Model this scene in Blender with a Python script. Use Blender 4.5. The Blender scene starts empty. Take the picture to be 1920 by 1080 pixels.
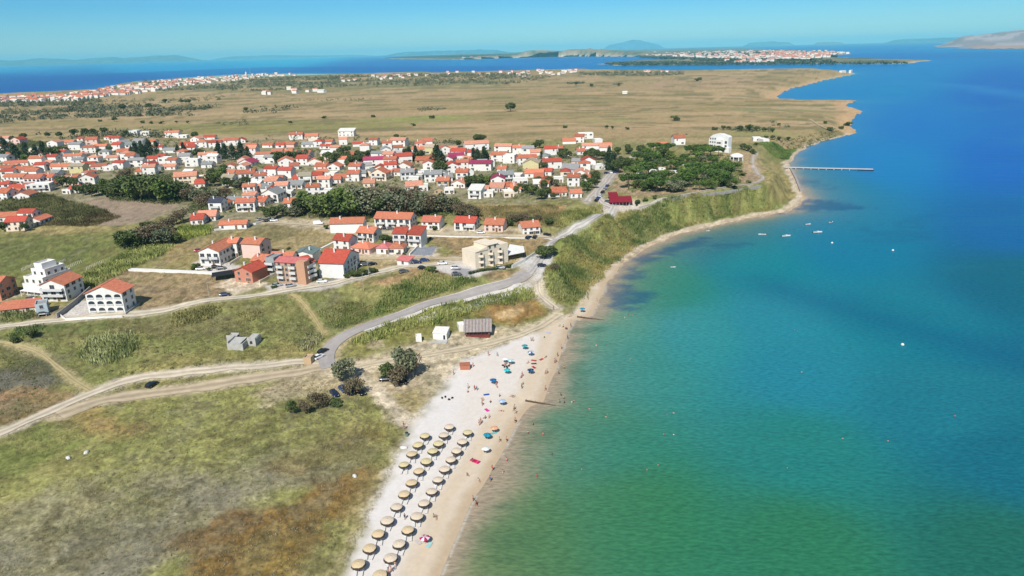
import bpy, math, random
import numpy as np
from mathutils import Vector, Matrix
random.seed(11); RNG = np.random.default_rng(11)
SC = bpy.context.scene; COL = SC.collection

# ---------------------------------------------------------------- camera
CAMH = 100.0; FPX = 1297.0; ROLL = math.radians(1.46); PITCH = math.atan(0.3435*math.cos(ROLL))
cP, sP, cR, sR = math.cos(PITCH), math.sin(PITCH), math.cos(ROLL), math.sin(ROLL)
vF = np.array([0, cP, -sP]); vR0 = np.array([1.0, 0, 0]); vU0 = np.array([0, sP, cP])
vR = cR*vR0 - sR*vU0; vU = sR*vR0 + cR*vU0
cam = bpy.data.cameras.new('camera'); camo = bpy.data.objects.new('camera', cam); COL.objects.link(camo)
cam.sensor_width = 36; cam.lens = 36*FPX/1920; cam.clip_start = 1; cam.clip_end = 200000
camo.matrix_world = Matrix(((vR[0], vU[0], -vF[0], 0), (vR[1], vU[1], -vF[1], 0), (vR[2], vU[2], -vF[2], CAMH), (0, 0, 0, 1)))
SC.camera = camo
SC.view_settings.view_transform = 'Standard'; SC.view_settings.look = 'None'
SC.view_settings.exposure = 0.27; SC.view_settings.gamma = 1

# ---------------------------------------------------------------- sky and sun
SUN_EL, SUN_ROT = math.radians(46), math.radians(195)
w = bpy.data.worlds.new('World'); SC.world = w; w.use_nodes = True
nt = w.node_tree; nt.nodes.clear()
sky = nt.nodes.new('ShaderNodeTexSky'); sky.sky_type = 'NISHITA'; sky.sun_disc = False
sky.sun_elevation = SUN_EL; sky.sun_rotation = SUN_ROT; sky.air_density = 1.0; sky.dust_density = 0.25; sky.ozone_density = 2.5
hs = nt.nodes.new('ShaderNodeMix'); hs.data_type = 'RGBA'; hs.blend_type = 'MULTIPLY'; hs.inputs[0].default_value = 1.0
tcw = nt.nodes.new('ShaderNodeTexCoord'); sx = nt.nodes.new('ShaderNodeSeparateXYZ'); mr = nt.nodes.new('ShaderNodeMapRange')
mr.inputs[1].default_value = .05; mr.inputs[2].default_value = .35; mr.interpolation_type = 'SMOOTHSTEP'
tn = nt.nodes.new('ShaderNodeMix'); tn.data_type = 'RGBA'; tn.inputs[6].default_value = (0.24, 0.72, 1.16, 1); tn.inputs[7].default_value = (0.95, 0.95, 0.92, 1)
nt.links.new(tcw.outputs['Generated'], sx.inputs[0]); nt.links.new(sx.outputs[2], mr.inputs[0]); nt.links.new(mr.outputs[0], tn.inputs[0]); lo_ = nt.nodes.new('ShaderNodeMapRange'); lo_.inputs[1].default_value = 0.0; lo_.inputs[2].default_value = .06
tl = nt.nodes.new('ShaderNodeMix'); tl.data_type = 'RGBA'; tl.inputs[6].default_value = (0.50, 0.86, 1.12, 1); tl.inputs[7].default_value = (0.25, 0.67, 1.04, 1)
nt.links.new(sx.outputs[2], lo_.inputs[0]); nt.links.new(lo_.outputs[0], tl.inputs[0]); nt.links.new(tl.outputs[2], tn.inputs[6]); nt.links.new(tn.outputs[2], hs.inputs[7])
bg = nt.nodes.new('ShaderNodeBackground'); bg.inputs[1].default_value = 0.09
ow = nt.nodes.new('ShaderNodeOutputWorld')
nt.links.new(sky.outputs[0], hs.inputs[6]); nt.links.new(hs.outputs[2], bg.inputs[0]); nt.links.new(bg.outputs[0], ow.inputs[0])
sl = bpy.data.lights.new('sun', 'SUN'); sl.energy = 4.8; sl.angle = math.radians(0.53); sl.color = (1, 0.955, 0.88)
so = bpy.data.objects.new('sun', sl); COL.objects.link(so)
sd = Vector((math.sin(SUN_ROT)*math.cos(SUN_EL), math.cos(SUN_ROT)*math.cos(SUN_EL), math.sin(SUN_EL)))
so.rotation_euler = sd.to_track_quat('Z', 'Y').to_euler(); so.location = (0, 0, 400)

# ---------------------------------------------------------------- helpers: numbers
def rays(px, py):
    px = np.asarray(px, float); py = np.asarray(py, float)
    d = vF[None] + ((px-960)/FPX)[:, None]*vR[None] + ((540-py)/FPX)[:, None]*vU[None]
    return d/np.linalg.norm(d, axis=1)[:, None]
def plane(px, py, z=0.0):
    d = rays(np.atleast_1d(px), np.atleast_1d(py)); t = (z-CAMH)/d[:, 2]
    return np.stack([d[:, 0]*t, d[:, 1]*t], 1)
def PXY(lst): a = np.array(lst, float).reshape(-1, 2); return a[:, 0], a[:, 1]
def topx(x, y, z):
    q = np.array([x, y, z-CAMH]); k = q@vF
    return 960+FPX*(q@vR)/k, 540-FPX*(q@vU)/k
def hashn(ix, iy, seed):
    h = (ix.astype(np.int64)*374761393 + iy.astype(np.int64)*668265263 + seed*1442695041) & 0x7fffffff
    h = ((h ^ (h >> 13))*1274126177) & 0x7fffffff; h = h ^ (h >> 16)
    return (h & 0xffffff)/16777215.0
def vnoise(x, y, seed=0):
    xi = np.floor(x); yi = np.floor(y); fx = x-xi; fy = y-yi
    fx = fx*fx*(3-2*fx); fy = fy*fy*(3-2*fy)
    a = hashn(xi, yi, seed); b = hashn(xi+1, yi, seed); c = hashn(xi, yi+1, seed); d = hashn(xi+1, yi+1, seed)
    return (a*(1-fx)+b*fx)*(1-fy)+(c*(1-fx)+d*fx)*fy
def fbm(x, y, scale, seed=0, o=4, ax=1.0):
    s = 0; a = 0.5; t = 0; x = x/scale/ax; y = y/scale
    for i in range(o):
        s = s+a*vnoise(x*1.0+17.3*i, y+9.1*i, seed+i*7); t += a; a *= 0.55; x = x*2.03; y = y*2.03
    return s/t
def sstep(a, b, v): t = np.clip((v-a)/(b-a), 0, 1); return t*t*(3-2*t)
def sdf(P, poly):
    """signed distance, positive inside"""
    d2 = np.full(len(P), 1e30); ins = np.zeros(len(P), bool); n = len(poly)
    for i in range(n):
        a = poly[i]; b = poly[(i+1) % n]; e = b-a; L = e@e+1e-12
        w_ = P-a; t = np.clip((w_@e)/L, 0, 1); q = w_-t[:, None]*e
        d2 = np.minimum(d2, q[:, 0]**2+q[:, 1]**2)
        c = (a[1] > P[:, 1]) != (b[1] > P[:, 1])
        if c.any():
            xx = a[0]+(P[:, 1]-a[1])*e[0]/(e[1] if abs(e[1]) > 1e-12 else 1e-12)
            ins ^= c & (P[:, 0] < xx)
    d = np.sqrt(d2); return np.where(ins, d, -d)
def lin(c):
    c = np.array(c, float)/255.0
    return np.where(c <= 0.04045, c/12.92, ((c+0.055)/1.055)**2.4)
ALB = 1.42
def alb(r, g, b): return np.clip(lin((r, g, b))/ALB, 0.002, 0.85)

# ---------------------------------------------------------------- terrain definition
COAST = [(-900,260),(-300,205),(-60,184),(0,179),(90,174),(168,171),(215,159),(270,152),(340,146),(440,139.5),(520,138),(700,138.5),(850,136.5),(960,134),(1100,131.5),
 (1180,133),(1300,134),(1440,132),(1500,130.5),(1565,132),(1585,134.5),(1612,138.5),(1597,141),(1572,146),(1540,152.5),(1510,160),(1480,168),(1464,176),(1456,182),(1470,185),
 (1520,187),(1566,186),(1600,188),(1646,192),(1600,192.5),(1586,195),(1590,200),(1604,204),(1617,208),(1617,212),(1606,217),(1597,225),(1595,235),(1605,246),(1600,251),
 (1580,256),(1545,264),(1515,275),(1495,287),(1484,300),(1482,312),(1490,330),(1502,355),(1509,371),(1503,383),(1485,394),(1440,404),(1400,410),(1355,421),(1310,431),
 (1270,441),(1235,455),(1200,474),(1172,494),(1152,514),(1136,537),(1125,558),(1116,577),(1107,595),(1078,602),(1068,622),(1058,648),(1044,684),(1030,722),(1018,752),
 (992,761),(978,778),(962,808),(940,850),(915,895),(888,940),(862,985),(845,1030),(828,1076),(800,1150),(770,1240),(720,1400),(300,2300),(-2600,2300)]
cx_, cy_ = PXY(COAST)
COASTW = plane(cx_, cy_, 0.0)
COASTW = np.vstack([COASTW[:-2], [[0, 20], [-40, -200], [-3000, -300], [-9000, 2500]]])
CTRL = []
def ctl(px, py, E, b=8, W=60): CTRL.append((*plane(px, py, E)[0], E, b, W))
for a in [(0,1050,3),(300,1000,3),(600,1000,2.6),(100,850,4),(400,850,3.4),(700,850,3),(300,750,4),(560,700,4),(620,680,4.2),(750,720,3.2),(900,720,2.6),
  (650,1060,2.4),(720,920,2.4),(0,800,5),(0,680,6),(150,680,5.5),(430,645,6),(590,610,5.5),(300,600,7),(650,600,6),(740,610,6),(0,620,8),(100,600,8.5),(210,580,9),(420,556,9.5),
  (560,535,10),(700,520,10),(800,500,11.5),(900,505,12),(990,500,12),(850,570,8.5),(940,545,10),(1000,532,10.5),(900,590,4.5),(1030,590,4.5),(900,620,3.4),(800,640,3.6),(1000,600,3.4),(960,640,2.6),
  (1050,600,3),(700,470,11.5),(1000,450,12.5),(1060,435,13),(450,480,11),(150,500,9),(0,450,10),(300,430,11.5),(600,420,12.5),(900,400,13),(1130,390,14.5),(1180,385,15),
  (0,350,12),(300,330,13),(600,330,13.5),(900,330,14),(1150,320,15),(1350,300,15),(100,270,12.5),(600,270,13),(1000,280,13),(1250,280,14),(400,220,11),(900,210,11),(1300,210,11),(1450,220,10),
  (200,190,9),(500,160,9),(900,150,9),(1300,150,9),(1500,150,8),(0,200,9),(-400,300,12),(-400,700,6)]:
    ctl(*a)
for s_, t_, E, b in [((1120,560),(1028,503),12,9),((1160,505),(1062,447),13,9),((1200,475),(1120,405),14.5,9),((1270,441),(1190,386),15.5,9),((1330,427),(1270,368),16,9),
  ((1400,410),(1370,354),16,10),((1460,398),(1432,348),15.5,10),((1506,372),(1440,330),15,9),((1485,315),(1424,300),14,9),((1495,287),(1440,268),11,9),
  ((1560,262),(1500,250),8,8),((1600,235),(1560,228),8,6),((1500,163),(1470,160),9,6),((1585,195),(1560,205),3,6)]:
    p = plane(*s_, 0)[0]; q = plane(*t_, E)[0]
    W = max(np.linalg.norm(p-q)*.84-b, 8)
    for f in (0.15, 0.9): m = p*(1-f)+q*f; CTRL.append((m[0], m[1], E, b, W))
CT = np.array(CTRL)
def height(P, s=None, rough=True):
    P = np.asarray(P, float).reshape(-1, 2); out = np.empty(len(P))
    if s is None: s = coast(P)
    for i in range(0, len(P), 60000):
        Q = P[i:i+60000]; d2 = (Q[:, None, 0]-CT[None, :, 0])**2+(Q[:, None, 1]-CT[None, :, 1])**2+25.0
        # distances relative to range from the viewer so far points blend as broadly as near ones
        wt = d2**-1.8; wt /= wt.sum(1)[:, None]
        E = wt@CT[:, 2]; b = wt@CT[:, 3]; W = wt@CT[:, 4]; ss = s[i:i+60000]
        z = np.minimum(ss, b)*0.055 + (E-b*0.055)*sstep(0, 1, (ss-b)/W)**0.8
        z = np.where(ss < 0, np.maximum(ss*0.07, -4), z)
        if rough: z = z+sstep(15, 60, ss)*((fbm(Q[:, 0], Q[:, 1], 30, 3, 2)-.5)*0.9)
        out[i:i+60000] = z
    return out
def coast(P):
    P = np.asarray(P, float).reshape(-1, 2)
    d = sdf(P, COASTW); r = np.hypot(P[:, 0], P[:, 1])
    return d+(fbm(P[:, 0], P[:, 1], 14, 5, 3)-.5)*np.clip(r*0.010, 0.8, 14)
def at(px, py):
    """point of the terrain seen at these positions"""
    px = np.atleast_1d(np.asarray(px, float)); py = np.atleast_1d(np.asarray(py, float))
    d = rays(px, py); n = 120; out = []
    for i in range(len(px)):
        z = np.linspace(22, 0, n); t = (z-CAMH)/d[i, 2]; P = np.stack([d[i, 0]*t, d[i, 1]*t], 1)
        g = height(P); k = np.argmax(z <= g) if (z <= g).any() else n-1
        if k > 0:
            a = z[k-1]-g[k-1]; b = z[k]-g[k]; f = a/(a-b+1e-9) if b <= 0 else 1
            q = P[k-1]*(1-f)+P[k]*f
        else: q = P[0]
        out.append((q[0], q[1]))
    out = np.array(out); h = np.maximum(height(out), 0)
    return np.column_stack([out, h])
def at1(px, py): return at(px, py)[0]
def polyw(lst, z=None):
    x, y = PXY(lst)
    return at(x, y)[:, :2] if z is None else plane(x, y, z)
def ppm(p):
    """photo pixels per metre across, and per metre of height, at a point"""
    q = np.array([p[0], p[1], p[2]-CAMH]); k = q@vF; dist = np.linalg.norm(q)
    return FPX/k, FPX/k*abs(vU[2])

# ---------------------------------------------------------------- helpers: Blender
def ramp_(nt, stops):
    r = nt.nodes.new('ShaderNodeValToRGB'); e = r.color_ramp.elements
    while len(e) > 1: e.remove(e[-1])
    e[0].position = stops[0][0]; e[0].color = (*stops[0][1], 1)
    for p, c in stops[1:]: q = e.new(p); q.color = (*c, 1)
    return r
MATS = {}
def mat(name, color, rough=0.8, var=0.12, scale=1.5, spec=0.3, bump=0.0, attr=False, objrand=0.0, metal=0.0, coords='Object', emit=None):
    if name in MATS: return MATS[name]
    m = bpy.data.materials.new(name); m.use_nodes = True; n = m.node_tree; b = n.nodes['Principled BSDF']
    b.inputs['Roughness'].default_value = rough; b.inputs['Specular IOR Level'].default_value = spec; b.inputs['Metallic'].default_value = metal
    tc = n.nodes.new('ShaderNodeTexCoord'); no = n.nodes.new('ShaderNodeTexNoise'); no.inputs['Scale'].default_value = scale; no.inputs['Detail'].default_value = 4
    n.links.new(tc.outputs[coords], no.inputs['Vector'])
    r = ramp_(n, [(0.3, (1-var,)*3), (0.7, (1+var*0.6,)*3)]); n.links.new(no.outputs[0], r.inputs[0])
    mx = n.nodes.new('ShaderNodeMix'); mx.data_type = 'RGBA'; mx.blend_type = 'MULTIPLY'; mx.inputs[0].default_value = 1
    n.links.new(r.outputs[0], mx.inputs[7])
    if attr:
        a = n.nodes.new('ShaderNodeAttribute'); a.attribute_name = 'Col'; n.links.new(a.outputs['Color'], mx.inputs[6])
    else: mx.inputs[6].default_value = (*color, 1)
    last = mx.outputs[2]
    if objrand:
        oi = n.nodes.new('ShaderNodeObjectInfo'); r2 = ramp_(n, [(0, (1-objrand, 1-objrand*.75, 1-objrand)), (0.5, (1, 1, .95)), (1, (1+objrand*1.1, 1+objrand*.7, 1+objrand*.5))])
        n.links.new(oi.outputs['Random'], r2.inputs[0]); m2 = n.nodes.new('ShaderNodeMix'); m2.data_type = 'RGBA'; m2.blend_type = 'MULTIPLY'; m2.inputs[0].default_value = 1
        n.links.new(last, m2.inputs[6]); n.links.new(r2.outputs[0], m2.inputs[7]); last = m2.outputs[2]
    n.links.new(last, b.inputs['Base Color'])
    if bump:
        bp = n.nodes.new('ShaderNodeBump'); bp.inputs['Strength'].default_value = bump; bp.inputs['Distance'].default_value = 0.1
        n.links.new(no.outputs[0], bp.inputs['Height']); n.links.new(bp.outputs[0], b.inputs['Normal'])
    MATS[name] = m; return m
def mesh_np(name, V, Fq, mats, cols=None, smooth=False, midx=None):
    me = bpy.data.meshes.new(name); V = np.asarray(V, np.float32); Fq = np.asarray(Fq, np.int32); k = Fq.shape[1]
    me.vertices.add(len(V)); me.vertices.foreach_set('co', V.ravel())
    me.loops.add(Fq.size); me.loops.foreach_set('vertex_index', Fq.ravel())
    me.polygons.add(len(Fq)); me.polygons.foreach_set('loop_start', np.arange(0, Fq.size, k, dtype=np.int32))
    try: me.polygons.foreach_set('loop_total', np.full(len(Fq), k, np.int32))
    except Exception: pass
    if midx is not None: me.polygons.foreach_set('material_index', np.asarray(midx, np.int32))
    if smooth: me.polygons.foreach_set('use_smooth', np.ones(len(Fq), bool))
    for m in mats: me.materials.append(m)
    if cols is not None:
        a = me.color_attributes.new('Col', 'FLOAT_COLOR', 'POINT'); c = np.ones((len(V), 4), np.float32); c[:, :3] = cols; a.data.foreach_set('color', c.ravel())
    me.update(calc_edges=True); return me
def link(name, me, parent=None, loc=None, rz=0.0, scale=None):
    o = bpy.data.objects.new(name, me); COL.objects.link(o)
    if parent: o.parent = parent
    if loc is not None: o.location = tuple(float(v) for v in loc)
    o.rotation_euler = (0, 0, rz)
    if scale is not None: o.scale = scale if hasattr(scale, '__len__') else (scale,)*3
    return o
def tag(o, label=None, cat=None, group=None, kind=None):
    if label: o['label'] = label
    if cat: o['category'] = cat
    if group: o['group'] = group
    if kind: o['kind'] = kind
    return o
class MB:
    def __init__(s): s.v = []; s.f = []; s.m = []
    def add(s, vs, fs, m=0):
        b = len(s.v); s.v += [tuple(v) for v in vs]; s.f += [tuple(i+b for i in f) for f in fs]; s.m += [m]*len(fs); return s
    def box(s, x0, x1, y0, y1, z0, z1, m=0):
        return s.add([(x0,y0,z0),(x1,y0,z0),(x1,y1,z0),(x0,y1,z0),(x0,y0,z1),(x1,y0,z1),(x1,y1,z1),(x0,y1,z1)],
                     [(0,3,2,1),(4,5,6,7),(0,1,5,4),(1,2,6,5),(2,3,7,6),(3,0,4,7)], m)
    def slab(s, quad, t, m=0, closed=True):
        n = len(quad); q = [Vector(p) for p in quad]; nn = (q[1]-q[0]).cross(q[2]-q[0]).normalized()
        vs = [tuple(p) for p in q]+[tuple(p-nn*t) for p in q]
        return s.add(vs, [tuple(range(n)), tuple(range(2*n-1, n-1, -1))]+[(i, i+n, (i+1) % n+n, (i+1) % n) for i in range(n)], m)
    def cyl(s, p0, p1, r0, r1=None, n=8, m=0):
        r1 = r0 if r1 is None else r1; p0 = Vector(p0); p1 = Vector(p1); d = (p1-p0).normalized()
        a = d.orthogonal().normalized(); b = d.cross(a); vs = []
        for p, r in ((p0, r0), (p1, r1)):
            for i in range(n): t = 2*math.pi*i/n; vs.append(tuple(p+a*(r*math.cos(t))+b*(r*math.sin(t))))
        return s.add(vs, [(i, (i+1) % n, (i+1) % n+n, i+n) for i in range(n)]+[tuple(range(n-1, -1, -1)), tuple(range(n, 2*n))], m)
    def lathe(s, prof, n=16, m=0, c=(0, 0, 0), cap=True):
        vs = []; k = len(prof)
        for r, z in prof:
            for i in range(n): t = 2*math.pi*i/n; vs.append((c[0]+r*math.cos(t), c[1]+r*math.sin(t), c[2]+z))
        fs = [(j*n+i, j*n+(i+1) % n, (j+1)*n+(i+1) % n, (j+1)*n+i) for j in range(k-1) for i in range(n)]
        if cap: fs += [tuple(range(n-1, -1, -1)), tuple(range((k-1)*n, k*n))]
        return s.add(vs, fs, m)
    def me(s, name, mats, smooth=False):
        m = bpy.data.meshes.new(name); m.from_pydata(s.v, [], s.f)
        for x in mats: m.materials.append(x)
        m.polygons.foreach_set('material_index', s.m)
        if smooth: m.polygons.foreach_set('use_smooth', [True]*len(s.f))
        m.update(); return m
    def build(s, name, mats, parent=None, smooth=False, **k):
        return link(name, s.me(name, mats if isinstance(mats, (list, tuple)) else [mats], smooth), parent, **k)
def empty(name, loc, rz=0.0):
    o = bpy.data.objects.new(name, None); COL.objects.link(o); o.location = tuple(float(v) for v in loc); o.rotation_euler = (0, 0, rz); o.empty_display_size = 0.5; return o
def copy_tree(o, loc=None, rz=None, scale=None, parent=None):
    c = o.copy(); COL.objects.link(c)
    if parent is not None: c.parent = parent
    if loc is not None: c.location = tuple(float(v) for v in loc)
    if rz is not None: c.rotation_euler = (0, 0, rz)
    if scale is not None: c.scale = scale if hasattr(scale, '__len__') else (scale,)*3
    for ch in list(o.children): copy_tree(ch, parent=c)
    return c
# labels: (object, description, pixel x, pixel y); finished at the end with a place and an ordinal
REG = []
def reg(o, desc, px, py, cat, group=None, zone=None):
    o['category'] = cat
    if group: o['group'] = group
    REG.append((o, desc, px, py, zone))
# ================================================================ LARGE STRUCTURE
# region paints: (outline, colour as seen, feather m, amount, noise m)
PAINT = [
 # far plain
 ([(-200,262),(200,246),(480,250),(640,262),(860,268),(1100,262),(1290,272),(1430,262),(1540,258),(1640,205),(1640,125),(1100,128),(-200,180)], (182,158,116), 20, 1, 20),
 # village ground
 ([(-200,270),(100,262),(300,252),(600,258),(900,270),(1130,285),(1200,300),(1160,345),(1110,378),(900,378),(560,410),(380,440),(330,400),(200,385),(0,400),(-200,420)], (158,150,122), 8, .9, 14),
 ([(100,385),(200,370),(330,380),(320,395),(280,415),(200,428),(110,400)], (172,152,132), 4, 1, 4),
 ([(-100,435),(100,425),(260,428),(240,470),(170,510),(120,540),(-100,560)], (132,134,78), 6, 1, 6),
 ([(-100,450),(120,452),(240,462),(200,480),(60,500),(-100,490)], (112,120,68), 6, .8, 12),
 ([(20,420),(250,424),(250,434),(100,440),(0,436)], (180,162,110), 4, .9, 4),
 ([(195,512),(245,504),(408,512),(445,540),(400,562),(265,592),(250,560),(190,540)], (168,146,112), 4, 1, 3),
 ([(290,500),(330,455),(420,440),(480,430),(480,470),(370,502)], (170,150,105), 4, 1, 4),
 ([(480,440),(505,418),(620,416),(640,432),(640,462),(600,480),(490,478)], (172,154,112), 4, 1, 4),
 ([(460,440),(520,425),(560,440),(520,452)], (118,112,78), 4, .7, 4),
 ([(800,440),(1050,444),(1010,470),(960,480),(880,482),(850,478)], (176,150,108), 3, 1, 3),
 ([(690,488),(1000,478),(1000,500),(860,505),(700,510)], (190,166,125), 3, .8, 3),
 ([(895,385),(1062,385),(1046,402),(890,406)], (204,156,112), 3, 1, 2),
 ([(680,530),(760,505),(850,515),(1000,500),(950,535),(880,545),(760,540)], (184,150,112), 3, 1, 5),
 ([(840,540),(1000,505),(1000,520),(900,550)], (176,160,112), 3, .6, 4),
 # slopes between house row and tracks
 ([(-200,625),(100,602),(400,570),(540,550),(620,545),(700,560),(760,550),(900,520),(900,560),(760,590),(640,635),(560,685),(250,720),(60,790),(-200,870)], (138,140,84), 5, 1, 8),
 ([(560,565),(680,570),(720,590),(640,620),(590,600)], (104,124,62), 5, .8, 8),
 ([(250,600),(420,590),(460,620),(300,640),(220,620)], (120,112,80), 5, .6, 10),
 ([(90,600),(200,600),(160,630),(60,650)], (92,108,60), 5, .6, 8),
 ([(330,660),(560,640),(600,670),(420,700),(200,715)], (158,146,92), 5, .7, 8),
 ([(-100,700),(60,685),(130,715),(60,730),(-100,745)], (122,118,112), 3, .8, 6),
 ([(-200,745),(100,735),(150,745),(60,790),(-200,850)], (160,130,98), 4, 1, 6),
 ([(0,650),(80,660),(100,700),(0,700)], (92,96,62), 4, .6, 8),
 # lower meadow
 ([(-200,900),(60,800),(150,772),(400,722),(600,705),(700,740),(745,790),(735,850),(700,900),(500,1100),(-200,1200)], (158,157,96), 3, 1, 5),
 ([(60,800),(110,795),(180,815),(200,850),(60,890),(-100,920),(-100,850)], (116,128,66), 5, .7, 10),
 ([(200,760),(560,715),(560,730),(220,790)], (150,150,88), 5, .6, 8),
 ([(110,780),(160,775),(260,800),(200,825)], (172,142,92), 4, .8, 5),
 ([(-100,930),(100,900),(300,900),(500,850),(660,830),(700,880),(560,920),(420,1000),(300,1100),(-200,1200)], (152,146,116), 6, .85, 12),
 ([(-50,1010),(200,990),(330,1010),(250,1080),(-100,1120)], (138,134,116), 6, .7, 12),
 ([(300,930),(520,880),(560,900),(400,960)], (144,138,120), 6, .7, 10),
 ([(350,1100),(330,1020),(420,975),(520,940),(600,905),(690,870),(720,880),(670,960),(620,1020),(590,1100)], (134,102,58), 4, .85, 6),
 ([(560,850),(640,800),(735,790),(735,840),(640,860)], (158,148,92), 4, .7, 8),
 ([(500,880),(700,810),(730,815),(560,885)], (120,84,40), 2, .55, 4),
 ([(560,840),(700,830),(700,860),(600,890),(520,900)], (142,134,98), 4, .6, 6),
 ([(600,1100),(640,1010),(690,930),(735,860),(750,815),(762,820),(740,880),(700,960),(650,1060),(640,1100)], (192,178,138), 3, .9, 4),
 ([(470,1100),(520,1040),(560,1010),(560,1100)], (150,128,70), 4, .6, 6),
 # dirt by the junction
 ([(470,735),(560,700),(640,680),(760,660),(900,640),(1000,612),(1040,590),(1050,610),(960,650),(900,670),(800,760),(760,800),(730,780),(700,745),(640,700),(560,745),(500,765)], (206,188,158), 3, 1, 3),
 ([(770,680),(860,665),(870,675),(800,700)], (178,160,100), 3, .8, 3),
 ([(715,740),(790,720),(800,765),(790,778),(740,765)], (172,158,108), 3, .85, 3),
 ([(700,660),(760,645),(870,640),(860,655),(720,672)], (190,172,122), 3, .8, 3),
 ([(540,715),(640,690),(700,695),(700,730),(640,745),(560,735)], (200,182,148), 4, .85, 3),
 ([(650,686),(700,690),(722,725),(742,755),(775,780),(800,765),(795,800),(755,806),(730,785),(702,745),(676,715)], (224,208,182), 2, .95, 1.5),
 ([(745,652),(800,636),(860,622),(930,612),(1010,605),(1045,590),(1056,600),(1000,640),(900,680),(830,722),(800,712),(790,690),(760,672),(700,665)], (216,200,170), 2.5, .95, 2.5),
 # slope above the huts
 ([(645,645),(700,615),(860,570),(960,545),(1005,545),(1035,585),(960,610),(900,605),(860,615),(760,640),(700,660),(650,672)], (134,134,72), 3, 1, 4),
 ([(890,585),(960,560),(1010,555),(1030,585),(960,605),(900,600)], (160,126,78), 3, .9, 3),
 ([(930,590),(980,578),(985,582),(940,596)], (222,190,140), 1.5, .9, 2),
 ([(680,635),(705,630),(720,650),(690,655)], (218,200,170), 1.5, .9, 2),
 ([(760,603),(900,564),(960,540),(1000,518),(1018,500),(1024,512),(1012,538),(985,546),(900,574),(800,602)], (228,222,212), 1.2, .95, 1.2),
 # bluff
 ([(1018,505),(1060,440),(1130,400),(1200,382),(1300,362),(1430,345),(1430,300),(1440,262),(1490,285),(1478,312),(1495,350),(1500,372),(1478,388),(1400,402),(1310,422),(1235,446),(1190,470),(1150,500),(1118,545),(1090,572),(1050,575),(1015,540)], (128,136,76), 3, 1, 4),
 ([(1080,470),(1180,420),(1180,470),(1110,520),(1070,500)], (140,142,76), 3, .7, 6),
 ([(1440,300),(1480,312),(1495,350),(1500,370),(1480,384),(1440,360),(1430,320)], (168,152,100), 3, .8, 5),
 ([(1200,310),(1380,300),(1430,310),(1425,340),(1300,360),(1190,372),(1150,360),(1140,320)], (184,160,128), 4, 1, 4),
 ([(1340,290),(1420,285),(1430,320),(1370,330)], (198,170,132), 4, .8, 3),
 ([(1430,262),(1500,255),(1590,215),(1618,212),(1605,250),(1500,282),(1480,300),(1440,280)], (168,150,108), 5, .9, 8),
 # grounds of houses
 ([(500,408),(860,425),(1030,436),(1030,446),(800,440),(640,438),(480,418)], (214,196,166), 3, .9, 2),
 ([(620,478),(735,462),(830,462),(820,482),(700,484),(600,482)], (226,210,188), 2, .9, 2),
 ([(112,590),(150,562),(182,565),(182,592),(122,600)], (226,218,208), 1.5, 1, 1),
 ([(400,536),(440,518),(478,522),(505,530),(440,552)], (232,214,188), 1.5, 1, 1.5),
 ([(362,494),(385,484),(430,492),(450,500),(420,514),(372,505)], (222,214,204), 1.5, 1, 1),
 ([(500,535),(600,528),(640,518),(690,520),(600,545),(505,552)], (216,208,200), 1.5, 1, 1),
 ([(608,522),(650,522),(672,522),(612,530)], (120,122,128), 1, .9, 1),
 ([(815,500),(850,480),(880,485),(900,505),(960,495),(1000,480),(1000,495),(880,520),(830,510)], (226,218,210), 1.5, 1, 1.5),
 ([(850,505),(880,503),(885,516),(850,518)], (150,152,158), 1.5, .8, 1),
 ([(768,477),(783,462),(822,462),(808,479)], (158,162,170), .6, 1, .5),
 ([(1000,476),(1035,476),(1022,505),(1008,525),(960,548),(940,545)], (222,218,212), 1.5, 1, 1.5),
 ([(1120,385),(1145,372),(1195,375),(1210,385),(1160,398),(1120,405)], (214,202,188), 2, .9, 2),
 ([(60,590),(110,575),(120,600),(60,605)], (190,170,135), 2, .8, 2),
 ([(0,552),(50,548),(50,556),(0,565)], (206,192,160), 2, .9, 2),
 # beach sand
 ([(600,1150),(648,1062),(690,975),(730,900),(757,835),(765,800),(800,765),(812,745),(870,680),(940,650),(1000,625),(1045,600),(1075,590),(1090,570),(1110,540),(1135,510),(1165,485),(1150,560),(1100,620),(1060,760),(980,900),(860,1150)], (240,234,228), 3, 1, 3),
 ([(880,690),(960,655),(1030,620),(1060,600),(1020,700),(960,780),(890,900),(800,1080),(760,1100)], (234,220,202), 4, .45, 4),
]
FARGREEN = [([(200,240),(500,225),(760,228),(740,245),(420,250)], (152,150,88), .8), ([(640,225),(860,215),(900,222),(760,232)], (160,168,96), .9), ([(380,238),(560,236),(480,246),(380,248)], (160,150,84), .8),
 ([(1360,205),(1560,195),(1560,208),(1400,212)], (142,150,104), .7), ([(1100,226),(1190,222),(1190,226),(1120,229)], (160,166,96), .7), ([(1250,150),(1440,145),(1440,165),(1200,168)], (190,158,128), .6),
 ([(0,210),(200,205),(400,200),(380,215),(0,222)], (178,154,118), .7), ([(480,178),(900,172),(900,185),(480,190)], (190,164,124), .7), ([(1000,268),(1290,262),(1290,274),(1000,274)], (150,150,98), .6),
 ([(300,160),(700,150),(950,150),(940,165),(600,172),(300,175)], (136,136,96), .7), ([(1250,262),(1420,240),(1480,250),(1440,262)], (158,158,98), .7)]
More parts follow.
